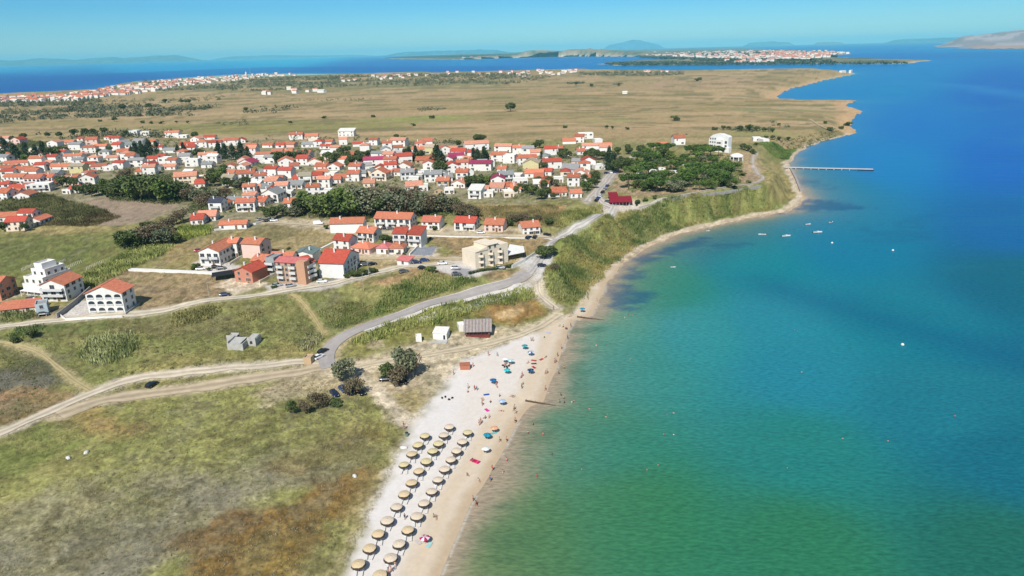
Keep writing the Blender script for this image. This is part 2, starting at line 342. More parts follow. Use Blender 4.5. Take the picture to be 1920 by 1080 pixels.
ROADS = [
 # name, kind, width, colour, offset, points, label
 ('road', 'asphalt', 5.2, (184,177,172), .22, [(618,690),(612,676),(618,655),(640,634),(700,607),(760,587),(830,563),(900,545),(960,528),(990,512)]),
 ('road', 'pale', 3.3, (206,200,194), .19, [(975,519),(1000,505),(1020,478),(1045,450),(1075,430),(1110,410),(1150,388)]),
 ('road', 'pale', 4.6, (206,196,186), .18, [(1150,388),(1128,378),(1120,362),(1135,345),(1150,325)]),
 ('track', 'pale', 4.0, (226,212,188), .14, [(-60,826),(0,812),(70,782),(170,738),(250,711),(330,701),(480,687),(560,678),(610,680)]),
 ('track', 'dirt', 6.0, (208,190,160), .10, [(110,778),(190,752),(280,738),(400,722),(500,706),(600,690),(660,684)]),
 ('track', 'pale', 4.6, (226,214,190), .15, [(-60,622),(0,613),(110,601),(230,590),(330,577),(440,558),(520,547),(610,533),(680,517),(740,503),(790,498),(850,492)]),
 ('track', 'pale', 3.6, (222,206,176), .13, [(620,700),(665,690),(760,672),(860,655),(940,638),(1000,618),(1045,590)]),
 ('path', 'pale', 2.4, (216,202,180), .16, [(1008,528),(1010,548),(1022,562),(1045,580)]),
 ('track', 'pale', 3.6, (216,196,160), .14, [(600,482),(700,484),(800,484),(860,486),(900,480)]),
 ('track', 'pale', 3.4, (218,202,172), .14, [(500,418),(600,424),(640,436),(700,436),(800,438),(950,442),(1040,446)]),
 ('path', 'dirt', 1.4, (196,178,128), .14, [(545,552),(560,560),(585,590),(608,626)]),
 ('path', 'dirt', 1.6, (200,184,138), .14, [(-30,640),(20,645),(70,660),(110,690),(140,715),(175,735)]),
 ('path', 'pale', 1.5, (206,196,184), .13, [(1180,390),(1250,371),(1330,356),(1400,346),(1424,340),(1430,332),(1418,322),(1412,300),(1418,286)]),
 ('road', 'pale', 4.0, (210,200,186), .15, [(1100,378),(1122,352),(1140,330),(1160,308),(1190,292),(1220,288)]),
 ('path', 'dirt', 2.5, (206,186,150), .3, [(1520,225),(1535,235),(1545,240),(1560,243)]),
]
def smooth_line(P, step):
    P = np.asarray(P); out = []; n = len(P)
    for i in range(n-1):
        p0 = P[max(i-1, 0)]; p1 = P[i]; p2 = P[i+1]; p3 = P[min(i+2, n-1)]
        k = max(2, int(np.linalg.norm(p2-p1)/step))
        for j in range(k):
            t = j/k; out.append(.5*((2*p1)+(-p0+p2)*t+(2*p0-5*p1+4*p2-p3)*t*t+(-p0+3*p1-3*p2+p3)*t**3))
    out.append(P[-1]); return np.array(out)
ROADW = [(r, smooth_line(polyw(r[5]), 2.0)) for r in ROADS]
def line_dist(P, L):
    d = np.full(len(P), 1e9); lo = L.min(0)-25; hi = L.max(0)+25
    k = np.where((P[:, 0] > lo[0]) & (P[:, 0] < hi[0]) & (P[:, 1] > lo[1]) & (P[:, 1] < hi[1]))[0]
    if len(k) == 0: return d
    Q = P[k]; dd = np.full(len(k), 1e9)
    for i in range(0, len(L)-1, 2):
        a = L[i]; b = L[min(i+2, len(L)-1)]; e = b-a; l = e@e+1e-9; t = np.clip(((Q-a)@e)/l, 0, 1); q = Q-a-t[:, None]*e; dd = np.minimum(dd, q[:, 0]**2+q[:, 1]**2)
    d[k] = np.sqrt(dd); return d

def ground_colour(P, s):
    N = len(P); x = P[:, 0]; y = P[:, 1]; r = np.hypot(x, y)
    col = np.tile(alb(150, 146, 92), (N, 1))
    n1 = fbm(x, y, 3.0, 21, 3); n2 = fbm(x, y, 14, 22, 3); n3 = fbm(x, y, 60, 23, 3, ax=2.5); n5 = fbm(x, y, 1.1, 25, 2)
    def lay(poly, c, fe, amt, nz):
        nonlocal col
        lo = poly.min(0)-fe-nz-5; hi = poly.max(0)+fe+nz+5
        k = np.where((x > lo[0]) & (x < hi[0]) & (y > lo[1]) & (y < hi[1]))[0]
        if len(k) == 0: return
        d = sdf(P[k], poly)+(n2[k]-.5)*2.6*nz+(n1[k]-.5)*1.2*min(nz, 4)
        m = sstep(-fe, fe, d)*amt
        col[k] = col[k]*(1-m[:, None])+c*m[:, None]
    beachm = np.zeros(N)
    for i, (pl, c, fe, amt, nz) in enumerate(PAINT[:-2]): lay(polyw(pl), alb(*c), fe, amt, nz)
    for pl, c, amt in FARGREEN: lay(polyw(pl), alb(*c), 15, amt, 25)
    # natural variation of the plants, in patches: olive, straw, brown, fresh green
    green = 1.0
    pt = fbm(x, y, 9, 31, 4); pu = fbm(x, y, 22, 41, 4); pw = fbm(x, y, 5, 51, 3)
    far = sstep(500, 900, r)
    for nn, lo, hi, c, am in ((pt, .54, .72, (166,152,104), .35), (pu, .56, .72, (122,124,74), .35), (pw, .58, .70, (108,100,68), .45), (1-pt, .58, .74, (134,128,102), .4)):
        m = sstep(lo, hi, nn)*am*(1-far*.6)
        m *= sstep(0.0, .05, col[:, 1]-col[:, 2]*1.25)       # only where it is already vegetated
        cc = alb(*c)[None]*(1-far[:, None]*0)+0
        m = m*(1-far*.4); col = col*(1-m[:, None])+cc*m[:, None]
    # streaky far fields
    st = fbm(x, y, 40, 61, 4, ax=5); m = sstep(.50, .62, st)*far*.7; col = col*(1-m[:, None])+alb(160,146,98)[None]*m[:, None]
    st = fbm(x, y, 70, 67, 4, ax=4); m = sstep(.52, .66, st)*far*.6; col = col*(1-m[:, None])+alb(206,176,136)[None]*m[:, None]
    st = fbm(x, y, 18, 71, 4, ax=7); m = sstep(.56, .64, st)*far*.7; col = col*(1-m[:, None])+alb(128,122,84)[None]*m[:, None]
    for i, (pl, c, fe, amt, nz) in enumerate(PAINT[-2:]):
        lay(polyw(pl), alb(*c), fe, amt, nz)
        if i == 0:
            d = sdf(P, polyw(pl)); beachm = sstep(-2, 2, d)
    # verge of the tracks
    for rd, L in ROADW:
        d = line_dist(P, L)+(n2-.5)*3+(n1-.5)*2; m = (1-sstep(rd[2]*.5-.3, rd[2]*.5+2.2, d))*.8
        col = col*(1-m[:, None])+alb(*[v*.97 for v in rd[3]] if rd[1] != 'asphalt' else (196,178,140))[None]*m[:, None]
    # shore strip: dry sand and, by the water, wet sand
    bl = 1-sstep(4.5, 7.5, s+(n2-.5)*5); nearb = (r < 900)
    m = bl*(1-beachm)*nearb; col = col*(1-m[:, None])+alb(218,202,178)[None]*m[:, None]
    m = (1-sstep(10, 30, s+(n2-.5)*24))*(~nearb)*.85; col = col*(1-m[:, None])+alb(214,176,132)[None]*m[:, None]
    m = (1-sstep(7, 11, s+(n2-.5)*2))*beachm*.75; col = col*(1-m[:, None])+alb(224,204,174)[None]*m[:, None]
    m = (1-sstep(.8, 4.2, s+(n1-.5)*1.5))*nearb*.85; col = col*(1-m[:, None])+alb(204,180,148)[None]*m[:, None]
    tr = np.exp(-((s-5.5+(n2-.5)*3)/.8)**2)*beachm*.5; col = col*(1-tr[:, None])+alb(230,206,176)[None]*tr[:, None]
    # footprints and scuffed sand
    col *= (1+(n5-.5)[:, None]*.10*beachm[:, None]) * (1+(n1-.5)[:, None]*(.30*(1-beachm[:, None])+.03))
    veg = (1-beachm)*sstep(0.0, .05, col[:, 1]-col[:, 2]*1.25); col *= (1+((n5-.5)*1.0+(n1-.5)*.5)*veg*(1-far)+.04*veg)[:, None]
    return np.clip(col, .01, .85), beachm

def polar(a0, a1, na, e0, e1, ne):
    az = np.radians(np.linspace(a0, a1, na)); el = np.radians(np.linspace(e0, e1, ne))
    R = (CAMH)/np.tan(el); A, RR = np.meshgrid(az, R); return np.column_stack([(RR*np.sin(A)).ravel(), (RR*np.cos(A)).ravel()])
def grid_faces(na, ne):
    i = np.arange(ne-1)[:, None]*na+np.arange(na-1)[None]; i = i.ravel(); return np.column_stack([i, i+1, i+na+1, i+na])
def compress(V, Fq, *arrs):
    u, inv = np.unique(Fq, return_inverse=True); return (V[u], inv.reshape(Fq.shape))+tuple(a[u] for a in arrs)

NA, NE = 1000, 640
P = polar(-56, 50, NA, 62, 1.55, NE); S_ = coast(P); land = S_ > -4
Z = np.zeros(len(P))-4.0; Z[land] = height(P[land], S_[land])
colr = np.zeros((len(P), 3)); bm = np.zeros(len(P)); colr[land], bm[land] = ground_colour(P[land], S_[land])
rr_ = np.hypot(P[:, 0], P[:, 1])
tuss = (fbm(P[:, 0], P[:, 1], 1.2, 81, 2)-.5)*.5*(1-bm)*sstep(12, 30, S_)*(1-sstep(300, 500, rr_))
for rd, L in ROADW: tuss *= sstep(rd[2]*.5+.5, rd[2]*.5+4, line_dist(P, L))
Z += tuss
Fq = grid_faces(NA, NE); ok = land[Fq].all(1); Fq = Fq[ok]
V = np.column_stack([P, Z]); isb = bm[Fq].mean(1) > .5
GM = mat('ground_cover', (1, 1, 1), rough=.95, var=.32, scale=1.6, spec=.1, attr=True, bump=.6)
SM = mat('sand', (1, 1, 1), rough=.92, var=.05, scale=1.2, spec=.15, attr=True, bump=.15)
for nm, sel, m in (('ground', ~isb, GM), ('beach', isb, SM)):
    v, f, c = compress(V, Fq[sel], colr); tag(link(nm, mesh_np(nm, v, f, [m], c, smooth=True)), kind='structure')

# roads, tracks and paths: sheets a few centimetres proud of the ground
def ribbon(name, L, wd, z_off, m, edge=0.0, prof=9, base=np.ones(3)*.6, tone=(1, 1, 1, 1, 1)):
    T = np.gradient(L, axis=0); T /= np.linalg.norm(T, axis=1)[:, None]+1e-9; Nn = np.column_stack([-T[:, 1], T[:, 0]])
    cs = np.linspace(-.5, .5, prof); n = len(L); k = np.arange(n)
    wl = 1+edge*(vnoise(k*.35, k*0.0, 5)-.5)*2; wr = 1+edge*(vnoise(k*.35, k*0.0+7, 6)-.5)*2
    Pt = np.concatenate([(L+Nn*((c*wd)*(wl if c < 0 else wr))[:, None])[None] for c in cs]).transpose(1, 0, 2).reshape(-1, 2)
    r = np.hypot(Pt[:, 0], Pt[:, 1]); Z = height(Pt)+z_off+np.clip(r-200, 0, 900)*.0004
    i = (np.arange(n-1)[:, None]*prof+np.arange(prof-1)[None]).ravel(); f = np.column_stack([i, i+1, i+prof+1, i+prof])
    c = np.ones((n, prof))*np.interp(np.abs(cs), [0, .12, .24, .38, .5], tone)[None]; c *= (1+(vnoise(np.tile(k[:, None]*.5, (1, prof)), np.tile(np.arange(prof)[None]*1.7, (n, 1)), 9)-.5)*.16)
    return mesh_np(name, np.column_stack([Pt, Z]), f[:, ::-1], [m], np.clip(c.reshape(-1, 1)*base[None], 0, .9), smooth=True)
for i, (rd, L) in enumerate(ROADW):
    m = mat('surface_'+rd[1], (1, 1, 1), rough=.9, var=.10 if rd[1] == 'asphalt' else .16, scale=.35, spec=.15, attr=True)
    tag(link(rd[0], ribbon(rd[0], L, rd[2], rd[4], m, 0.03 if rd[1] == 'asphalt' else .35, base=alb(*rd[3]), tone=((1.03, 1, .93, .98, .92) if rd[1] == 'asphalt' else (.74, .86, 1.08, 1.0, .84)))), kind='structure')
# pale concrete shoulder on the seaward side of the asphalt road, and its painted edge line
L = ROADW[0][1]; T = np.gradient(L, axis=0); T /= np.linalg.norm(T, axis=1)[:, None]; Nn = np.column_stack([-T[:, 1], T[:, 0]])
shm = mat('concrete_shoulder', tuple(alb(226,220,210)), rough=.9, var=.14, scale=.4)
tag(link('pavement', ribbon('pavement', (L-Nn*3.8)[14:-6], 2.4, .20, shm, .5, 5, base=alb(230,224,214))), kind='structure')
tag(link('road_marking', ribbon('road_marking', (L+Nn*2.35)[20:-6], .16, .25, mat('road_paint', (.75,.75,.72), rough=.7), 0, 2, base=np.ones(3)*.7)), kind='structure')
yard = polyw([(600,648),(590,668),(585,680),(560,690),(600,700),(660,695),(640,660),(655,640),(630,640)])

# ---------------------------------------------------------------- water
WCT = [(1300,620,46,148,152),(1150,620,64,152,138),(1450,600,40,140,156),(880,1075,78,128,80),(950,1000,56,124,80),(1200,960,50,128,90),(1500,1020,50,126,93),(1900,1040,40,112,97),(1120,820,43,134,113),(1500,840,40,132,125),(1900,860,28,112,130),(1180,680,46,144,137),
 (1500,700,39,136,154),(1750,760,34,124,140),(1700,600,24,130,145),(1900,520,16,104,126),(1250,540,27,136,119),(1400,490,10,135,146),(1350,450,9,119,139),(1600,450,8,125,156),(1900,430,6,103,163),(1560,360,8,127,160),(1650,300,6,128,190),
 (1900,300,4,103,190),(1700,230,6,117,192),(1900,170,4,99,186),(1650,165,10,132,190),(1700,120,10,128,194),(1300,127,7,122,182),(1000,124,5,113,184),(700,125,5,111,184),(200,160,3,90,168),
 (0,150,4,97,172),(300,125,18,158,208),(1900,90,12,130,190),(550,108,25,174,214),(1450,90,9,124,184),(0,128,16,150,204),(960,98,21,164,206)]
NAw, NEw = 620, 620
el_ = np.concatenate([np.linspace(64, 3, 420), np.linspace(3, .12, 200)[1:]]); NEw = len(el_)
az_ = np.radians(np.linspace(-58, 58, NAw)); R_ = CAMH/np.tan(np.radians(el_)); A_, RR_ = np.meshgrid(az_, R_)
PW = np.column_stack([(RR_*np.sin(A_)).ravel(), (RR_*np.cos(A_)).ravel()]); SW = coast(PW)
q = np.array(WCT, float); cp = plane(q[:, 0], q[:, 1], 0); ca = np.degrees(np.arctan2(cp[:, 0], cp[:, 1])); ce = np.degrees(np.arctan2(CAMH, np.hypot(cp[:, 0], cp[:, 1])))
cl = np.array([alb(*c) for c in q[:, 2:]]); va = np.degrees(A_).ravel(); ve = np.repeat(el_, NAw)
wt = np.zeros(len(PW)); wc = np.zeros((len(PW), 3))
for i in range(len(q)):
    we = 1/(((va-ca[i])**2*.35+(ve-ce[i])**2*(1.0+20/(1+ce[i]**2)))+.4)**2; wt += we; wc += we[:, None]*cl[i]
wc /= wt[:, None]; x, y = PW[:, 0], PW[:, 1]; off = -SW; rW = np.hypot(x, y)
def wlay(c, m):
    global wc; wc = wc*(1-m[:, None])+alb(*c)[None]*m[:, None]
b1 = fbm(x, y, 30, 91, 4, ax=3); b2 = fbm(x, y, 9, 92, 3, ax=3); b3 = fbm(x, y, 5, 97, 4, ax=3.5)
farw = sstep(2500, 6000, rW)
wlay((30,90,140), sstep(.55, .75, b1)*.18*sstep(40, 200, off)); wlay((60,160,150), sstep(.55, .75, 1-b1)*.14*sstep(40, 200, off))
bx = sdf(PW, plane(*PXY([(1440,528),(1560,560),(1700,598),(1920,650),(2100,700),(2100,790),(1920,706),(1760,655),(1600,600),(1440,548)]), 0)); wlay((14,88,128), sstep(-26, 22, bx+(b1-.5)*12)*.58)
bx = sdf(PW, plane(*PXY([(1735,155),(1830,160),(2000,185),(2000,192),(1850,175)]), 0)); wlay((48,140,200), sstep(-60, 60, bx+(b1-.5)*100)*.6)
bx = sdf(PW, plane(*PXY([(700,112),(2000,96),(2000,108),(700,118)]), 0)); wlay((20,96,176), sstep(-200, 200, bx+(b1-.5)*900)*.5)
bx = sdf(PW, plane(*PXY([(-100,150),(500,126),(960,124),(960,134),(500,137),(-100,182)]), 0)); wlay((10,78,164), sstep(-60, 60, bx+(b1-.5)*160)*.6)
# seagrass beds
def weed(pl, am, c=(22,82,126)):
    d = sdf(PW, plane(*PXY(pl), 0)); wlay(c, sstep(-3, 4, d+(b2-.5)*26)*sstep(.30, .50, b3)*am)
shore = sstep(900, 500, rW) if False else 1-sstep(500, 900, rW)
k1 = np.exp(-np.clip(off, 0, None)/16.0)*shore; wlay((148,150,112), k1*.75*sstep(-.5, 1, x*0+1))
k2 = np.exp(-(np.clip(off, 0, None)/(7.0+5*(b1-.5)*2))**2)*shore; wlay((178,160,138), k2*.95)
weed([(1140,548),(1160,510),(1180,486),(1235,462),(1330,438),(1335,452),(1240,485),(1210,510),(1210,550),(1180,575),(1150,570)], .62)
weed([(1400,455),(1330,455),(1340,470),(1380,480)], .4); weed([(1440,382),(1500,372),(1590,378),(1640,390),(1570,398),(1480,402)], .6); weed([(1480,330),(1560,340),(1560,352),(1495,350)], .4)
weed([(1070,610),(1105,600),(1130,640),(1110,700),(1100,760),(1050,760),(1060,680)], .45, (50,110,90)); weed([(985,780),(1040,780),(1000,880),(940,960),(960,860)], .4, (60,110,80))
weed([(1640,470),(1740,440),(1760,400),(1600,420)], .25); weed([(900,1000),(1000,1000),(960,1080),(880,1080)], .35, (66,108,72)); weed([(1380,235),(1900,215),(1900,225),(1400,240)], .0)
k4 = (np.exp(-np.clip(off, 0, None)/(rW*.025+1)))*sstep(500, 900, rW)*.45; wlay((70,150,180), k4)
fo = np.exp(-((off-.35)/.35)**2)*shore*(b2 > .45)*.55; wlay((226,220,206), fo)
wm = bpy.data.materials.new('sea_water'); wm.use_nodes = True; n = wm.node_tree; b = n.nodes['Principled BSDF']
a = n.nodes.new('ShaderNodeAttribute'); a.attribute_name = 'Col'; tc = n.nodes.new('ShaderNodeTexCoord')
mp = n.nodes.new('ShaderNodeMapping'); mp.inputs['Scale'].default_value = (1, 2.2, 1); mp.inputs['Rotation'].default_value = (0, 0, .5)
n1 = n.nodes.new('ShaderNodeTexNoise'); n1.inputs['Scale'].default_value = .55; n1.inputs['Detail'].default_value = 6
n2 = n.nodes.new('ShaderNodeTexNoise'); n2.inputs['Scale'].default_value = .05; n2.inputs['Detail'].default_value = 5
n.links.new(tc.outputs['Object'], mp.inputs[0]); n.links.new(mp.outputs[0], n1.inputs['Vector']); n.links.new(mp.outputs[0], n2.inputs['Vector'])
bp = n.nodes.new('ShaderNodeBump'); bp.inputs['Strength'].default_value = .55; bp.inputs['Distance'].default_value = .35
bp2 = n.nodes.new('ShaderNodeBump'); bp2.inputs['Strength'].default_value = .35; bp2.inputs['Distance'].default_value = 1.5
n.links.new(n1.outputs[0], bp.inputs['Height']); n.links.new(n2.outputs[0], bp2.inputs['Height']); n.links.new(bp2.outputs[0], bp.inputs['Normal']); n.links.new(bp.outputs[0], b.inputs['Normal'])
rr = ramp_(n, [(.32, (.76,.78,.82)), (.68, (1.17,1.16,1.13))]); n.links.new(n1.outputs[0], rr.inputs[0])
mx = n.nodes.new('ShaderNodeMix'); mx.data_type = 'RGBA'; mx.blend_type = 'MULTIPLY'; mx.inputs[0].default_value = 1
n.links.new(a.outputs['Color'], mx.inputs[6]); n.links.new(rr.outputs[0], mx.inputs[7]); n.links.new(mx.outputs[2], b.inputs['Base Color'])
b.inputs['Roughness'].default_value = .32; b.inputs['Specular IOR Level'].default_value = .06; b.inputs['IOR'].default_value = 1.33
Fw = grid_faces(NAw, NEw); keep = (SW[Fw] < 3).any(1); v, f, c = compress(np.column_stack([PW, PW[:, 0]*0]), Fw[keep], wc)
sea = tag(link('sea', mesh_np('sea', v, f, [wm], c, smooth=True)), kind='structure')

# ---------------------------------------------------------------- distant land
def far_land(name, outline, hills, colf, step, a_pad=.5, relief=1.0):
    pw = plane(*PXY(outline), 0); r = np.hypot(pw[:, 0], pw[:, 1]); a = np.degrees(np.arctan2(pw[:, 0], pw[:, 1]))
    na, ne = step; e0 = math.degrees(math.atan(CAMH/(r.min()*.97))); e1 = math.degrees(math.atan(CAMH/(r.max()*1.03)))
    G = polar(a.min()-a_pad, a.max()+a_pad, na, e0, e1, ne); s = sdf(G, pw); rr = np.hypot(G[:, 0], G[:, 1])
    s = s+(fbm(G[:, 0], G[:, 1], 160, 3, 3)-.5)*120; z = np.clip(s*.06, -6, 9)
    for hx, hd, hh, wa, wr in hills:       # column px, distance, height, half width px, half depth m
        aa = np.degrees(np.arctan2(G[:, 0], G[:, 1])); dd = rays([hx], [92])[0]; ha = math.degrees(math.atan2(dd[0], dd[1]))
        z = z+1.1*hh*np.exp(-((aa-ha)/(math.degrees(wa/FPX)))**2-((rr-hd)/wr)**2)*np.clip(s/200, 0, 1)
    z = z+(fbm(G[:, 0], G[:, 1], 240, 8, 4)-.5)*12*np.clip(s/150, 0, 1)*relief
    f = grid_faces(na, ne); f = f[(s[f] > -30).all(1)]; c = colf(G, z, s)
    v, f, c = compress(np.column_stack([G, z]), f, c); return tag(link(name, mesh_np(name, v, f, [GM2], c, smooth=True)), kind='structure')
GM2 = mat('distant_ground', (1, 1, 1), rough=1, var=.10, scale=.02, spec=.05, attr=True)
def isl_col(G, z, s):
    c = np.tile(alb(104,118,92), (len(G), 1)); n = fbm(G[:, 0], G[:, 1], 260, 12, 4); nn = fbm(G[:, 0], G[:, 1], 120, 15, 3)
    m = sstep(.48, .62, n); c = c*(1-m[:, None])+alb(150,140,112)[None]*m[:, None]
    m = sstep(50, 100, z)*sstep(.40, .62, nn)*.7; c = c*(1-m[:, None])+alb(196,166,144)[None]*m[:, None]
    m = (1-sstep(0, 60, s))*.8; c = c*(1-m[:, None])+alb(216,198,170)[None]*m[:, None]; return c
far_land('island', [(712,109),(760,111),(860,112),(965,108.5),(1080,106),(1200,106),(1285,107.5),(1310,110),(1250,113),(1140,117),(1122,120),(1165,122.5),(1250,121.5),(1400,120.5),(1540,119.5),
  (1600,120.5),(1700,119.5),(1740,113.5),(1620,110.5),(1560,108),(1548,104),(1602,101),(1570,97),(1500,94.5),(1400,91),(1300,91),(1180,93),(1100,94.8),(1000,97),(860,102),(780,105)],
  [(1050,9200,95,95,1500),(1000,9500,50,40,1300),(1100,9300,40,36,1300),(930,9000,52,60,1200),(1190,8800,28,70,1000),(850,8300,22,50,900)], isl_col, (760, 150))
def pale_col(G, z, s):
    n = fbm(G[:, 0], G[:, 1], 200, 12, 4); c = np.tile(alb(196,160,140), (len(G), 1)); m = sstep(.5, .62, n)*.5; return c*(1-m[:, None])+alb(150,140,120)[None]*m[:, None]
far_land('headland', [(1784,90),(1830,87),(1900,84),(2300,78),(2300,96),(1920,91.5),(1840,91.5)], [], pale_col, (200, 50), relief=.5)
def ridge(name, tops, dist, depth, colr_, base_y=None):
    """hill range with its own distance, height and depth: tops are (column, row of the crest)"""
    tops = np.array(tops, float); xs = np.linspace(tops[0, 0], tops[-1, 0], 220); ys = np.interp(xs, tops[:, 0], tops[:, 1])
    d = rays(xs, ys); h = np.hypot(d[:, 0], d[:, 1]); X = d[:, 0]/h; Y = d[:, 1]/h; hz = np.clip(CAMH+d[:, 2]/h*(dist+depth*.5), 1, None)
    rows = 15; V = []; C = []
    fade = np.minimum(1, np.minimum(np.arange(220), np.arange(220)[::-1])/26)
    for j in range(rows):
        t = j/(rows-1); r = dist+depth*t; prof = math.sin(math.pi*t)**.8 if t < 1 else 0
        z = hz*prof*fade*(1+(fbm(X*dist, Y*dist+t*depth, 700, 5, 3)-.5)*.5*(t != .5))-2*(prof == 0)
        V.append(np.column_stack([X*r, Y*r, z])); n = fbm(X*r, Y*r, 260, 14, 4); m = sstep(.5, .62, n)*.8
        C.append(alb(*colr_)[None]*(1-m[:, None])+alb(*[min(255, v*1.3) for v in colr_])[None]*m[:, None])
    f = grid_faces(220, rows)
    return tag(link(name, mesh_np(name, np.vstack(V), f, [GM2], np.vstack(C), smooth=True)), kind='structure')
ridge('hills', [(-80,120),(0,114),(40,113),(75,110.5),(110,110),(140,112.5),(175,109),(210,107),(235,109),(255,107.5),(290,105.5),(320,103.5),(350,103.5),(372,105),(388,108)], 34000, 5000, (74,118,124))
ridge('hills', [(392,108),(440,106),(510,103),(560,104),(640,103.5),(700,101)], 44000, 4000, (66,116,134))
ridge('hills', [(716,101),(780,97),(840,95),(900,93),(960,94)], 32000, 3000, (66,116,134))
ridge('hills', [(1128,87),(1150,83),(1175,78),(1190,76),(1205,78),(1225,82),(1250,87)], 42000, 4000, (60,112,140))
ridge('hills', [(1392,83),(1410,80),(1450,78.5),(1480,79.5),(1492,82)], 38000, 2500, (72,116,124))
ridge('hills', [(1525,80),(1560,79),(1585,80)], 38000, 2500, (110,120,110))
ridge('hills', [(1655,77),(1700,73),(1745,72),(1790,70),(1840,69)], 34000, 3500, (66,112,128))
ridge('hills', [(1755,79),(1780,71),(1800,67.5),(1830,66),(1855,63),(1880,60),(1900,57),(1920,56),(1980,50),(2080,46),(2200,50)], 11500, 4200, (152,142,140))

# ---------------------------------------------------------------- haze: the air between here and the far shore
hz = MB().box(-60000, 60000, -900, 62000, -8, 420)
hm = bpy.data.materials.new('air_haze'); hm.use_nodes = True; hn = hm.node_tree; hn.nodes.clear()
ho = hn.nodes.new('ShaderNodeOutputMaterial'); hv = hn.nodes.new('ShaderNodeVolumePrincipled')
hv.inputs['Color'].default_value = (.28, .80, 1.0, 1); hv.inputs['Density'].default_value = 3.4e-5; hv.inputs['Anisotropy'].default_value = -0.15
hn.links.new(hv.outputs[0], ho.inputs['Volume'])
hzo = hz.build('haze', hm); tag(hzo, kind='stuff')
# ================================================================ OBJECTS
wallc = {'w': (252,250,248), 'c': (252,236,216), 'p': (250,218,208), 's': (218,150,128), 't': (206,180,146), 'b': (206,172,148), 'g': (176,180,184), 'y': (232,220,170), 'l': (200,214,226)}
wallw = {'w': 'white', 'c': 'cream', 'p': 'pale pink', 's': 'salmon red', 't': 'sand coloured', 'b': 'peach brown', 'g': 'bare concrete', 'y': 'pale yellow', 'l': 'pale blue'}
roofc = {'O': (214,134,106), 'R': (190,90,74), 'B': (196,120,98), 'M': (176,70,104), 'G': (158,160,162), 'N': (70,74,92), 'P': (206,122,122), 'W': (248,246,242), 'T': (186,172,152), 'C': (156,40,60), 'E': (128,146,148)}
roofw = {'O': 'orange tiled', 'R': 'red tiled', 'B': 'faded brown tiled', 'M': 'magenta', 'G': 'grey', 'N': 'dark navy', 'P': 'pink tiled', 'W': 'white flat', 'T': 'dull tan', 'C': 'crimson', 'E': 'grey green'}
WM = {k: mat('plaster_'+wallw[k].replace(' ', '_'), tuple(alb(*v)), rough=.9, var=.07, scale=.5, spec=.2, objrand=.05) for k, v in wallc.items()}
RM = {k: mat('roof_'+roofw[k].replace(' ', '_'), tuple(alb(*v)), rough=.85, var=.22, scale=1.1, spec=.2, objrand=.18, bump=.3) for k, v in roofc.items()}
GLASS = mat('window_glass', (.035,.045,.06), rough=.15, var=.3, scale=.8, spec=.5); FRAME = mat('window_frame', (.42,.38,.34), rough=.6)
DOOR = mat('door_wood', (.16,.09,.05), rough=.6); RAIL = mat('railing_white', (.55,.55,.54), rough=.6); CONC = mat('concrete', tuple(alb(200,198,192)), rough=.95, var=.18, scale=.7)
DARK = mat('dark_parts_and_shade', (.03,.03,.035), rough=.9)  # near black for dark parts, and for flat panels standing for shade in openings
def window_mesh(w=1.1, h=1.25, name='window'):
    m = MB(); m.box(-w/2, w/2, -.02, .05, 0, h, 0); t = .07
    m.box(-w/2-t, w/2+t, -.07, .04, -t, 0, 1); m.box(-w/2-t, w/2+t, -.07, .04, h, h+t, 1); m.box(-w/2-t, -w/2, -.07, .04, 0, h, 1); m.box(w/2, w/2+t, -.07, .04, 0, h, 1); m.box(-.03, .03, -.05, .03, 0, h, 1)
    m.box(-w/2-.15, w/2+.15, -.16, .04, -t-.06, -t, 1)
    return m.me(name, [GLASS, FRAME])
WIN = window_mesh(); WINW = window_mesh(2.2, 1.3); WIND = window_mesh(1.9, 2.1)
dm = MB(); dm.box(-.5, .5, -.05, .04, 0, 2.1, 0); dm.box(-.6, -.5, -.1, .04, 0, 2.2, 1); dm.box(.5, .6, -.1, .04, 0, 2.2, 1); dm.box(-.5, .5, -.1, .04, 2.1, 2.2, 1); DOORM = dm.me('door', [DOOR, FRAME])
def side_frame(side, w, d, t):
    """a point at fraction t of a side and the turn that faces outward"""
    if side == 'f': return (-w/2+w*t, 0.0), 0.0
    if side == 'r': return (w/2, d*t), math.pi/2
    if side == 'b': return (w/2-w*t, d), math.pi
    return (-w/2, d*(1-t)), -math.pi/2
def put(name, me, root, side, w, d, t, z):
    (x, y), r = side_frame(side, w, d, t); return link(name, me, root, (x, y, z), r)
def balcony(root, side, w, d, t, z, bw, dep=1.3, full=True):
    m = MB(); m.box(-bw/2, bw/2, -dep, -.0, -.16, 0, 0); m.box(-bw/2, bw/2, -dep, -dep+.1, 0, .95, 0); m.box(-bw/2, -bw/2+.1, -dep+.1, 0, 0, .95, 0); m.box(bw/2-.1, bw/2, -dep+.1, 0, 0, .95, 0)
    (x, y), r = side_frame(side, w, d, t); return m.build('balcony', RAIL, root, loc=(x, y, z), rz=r)
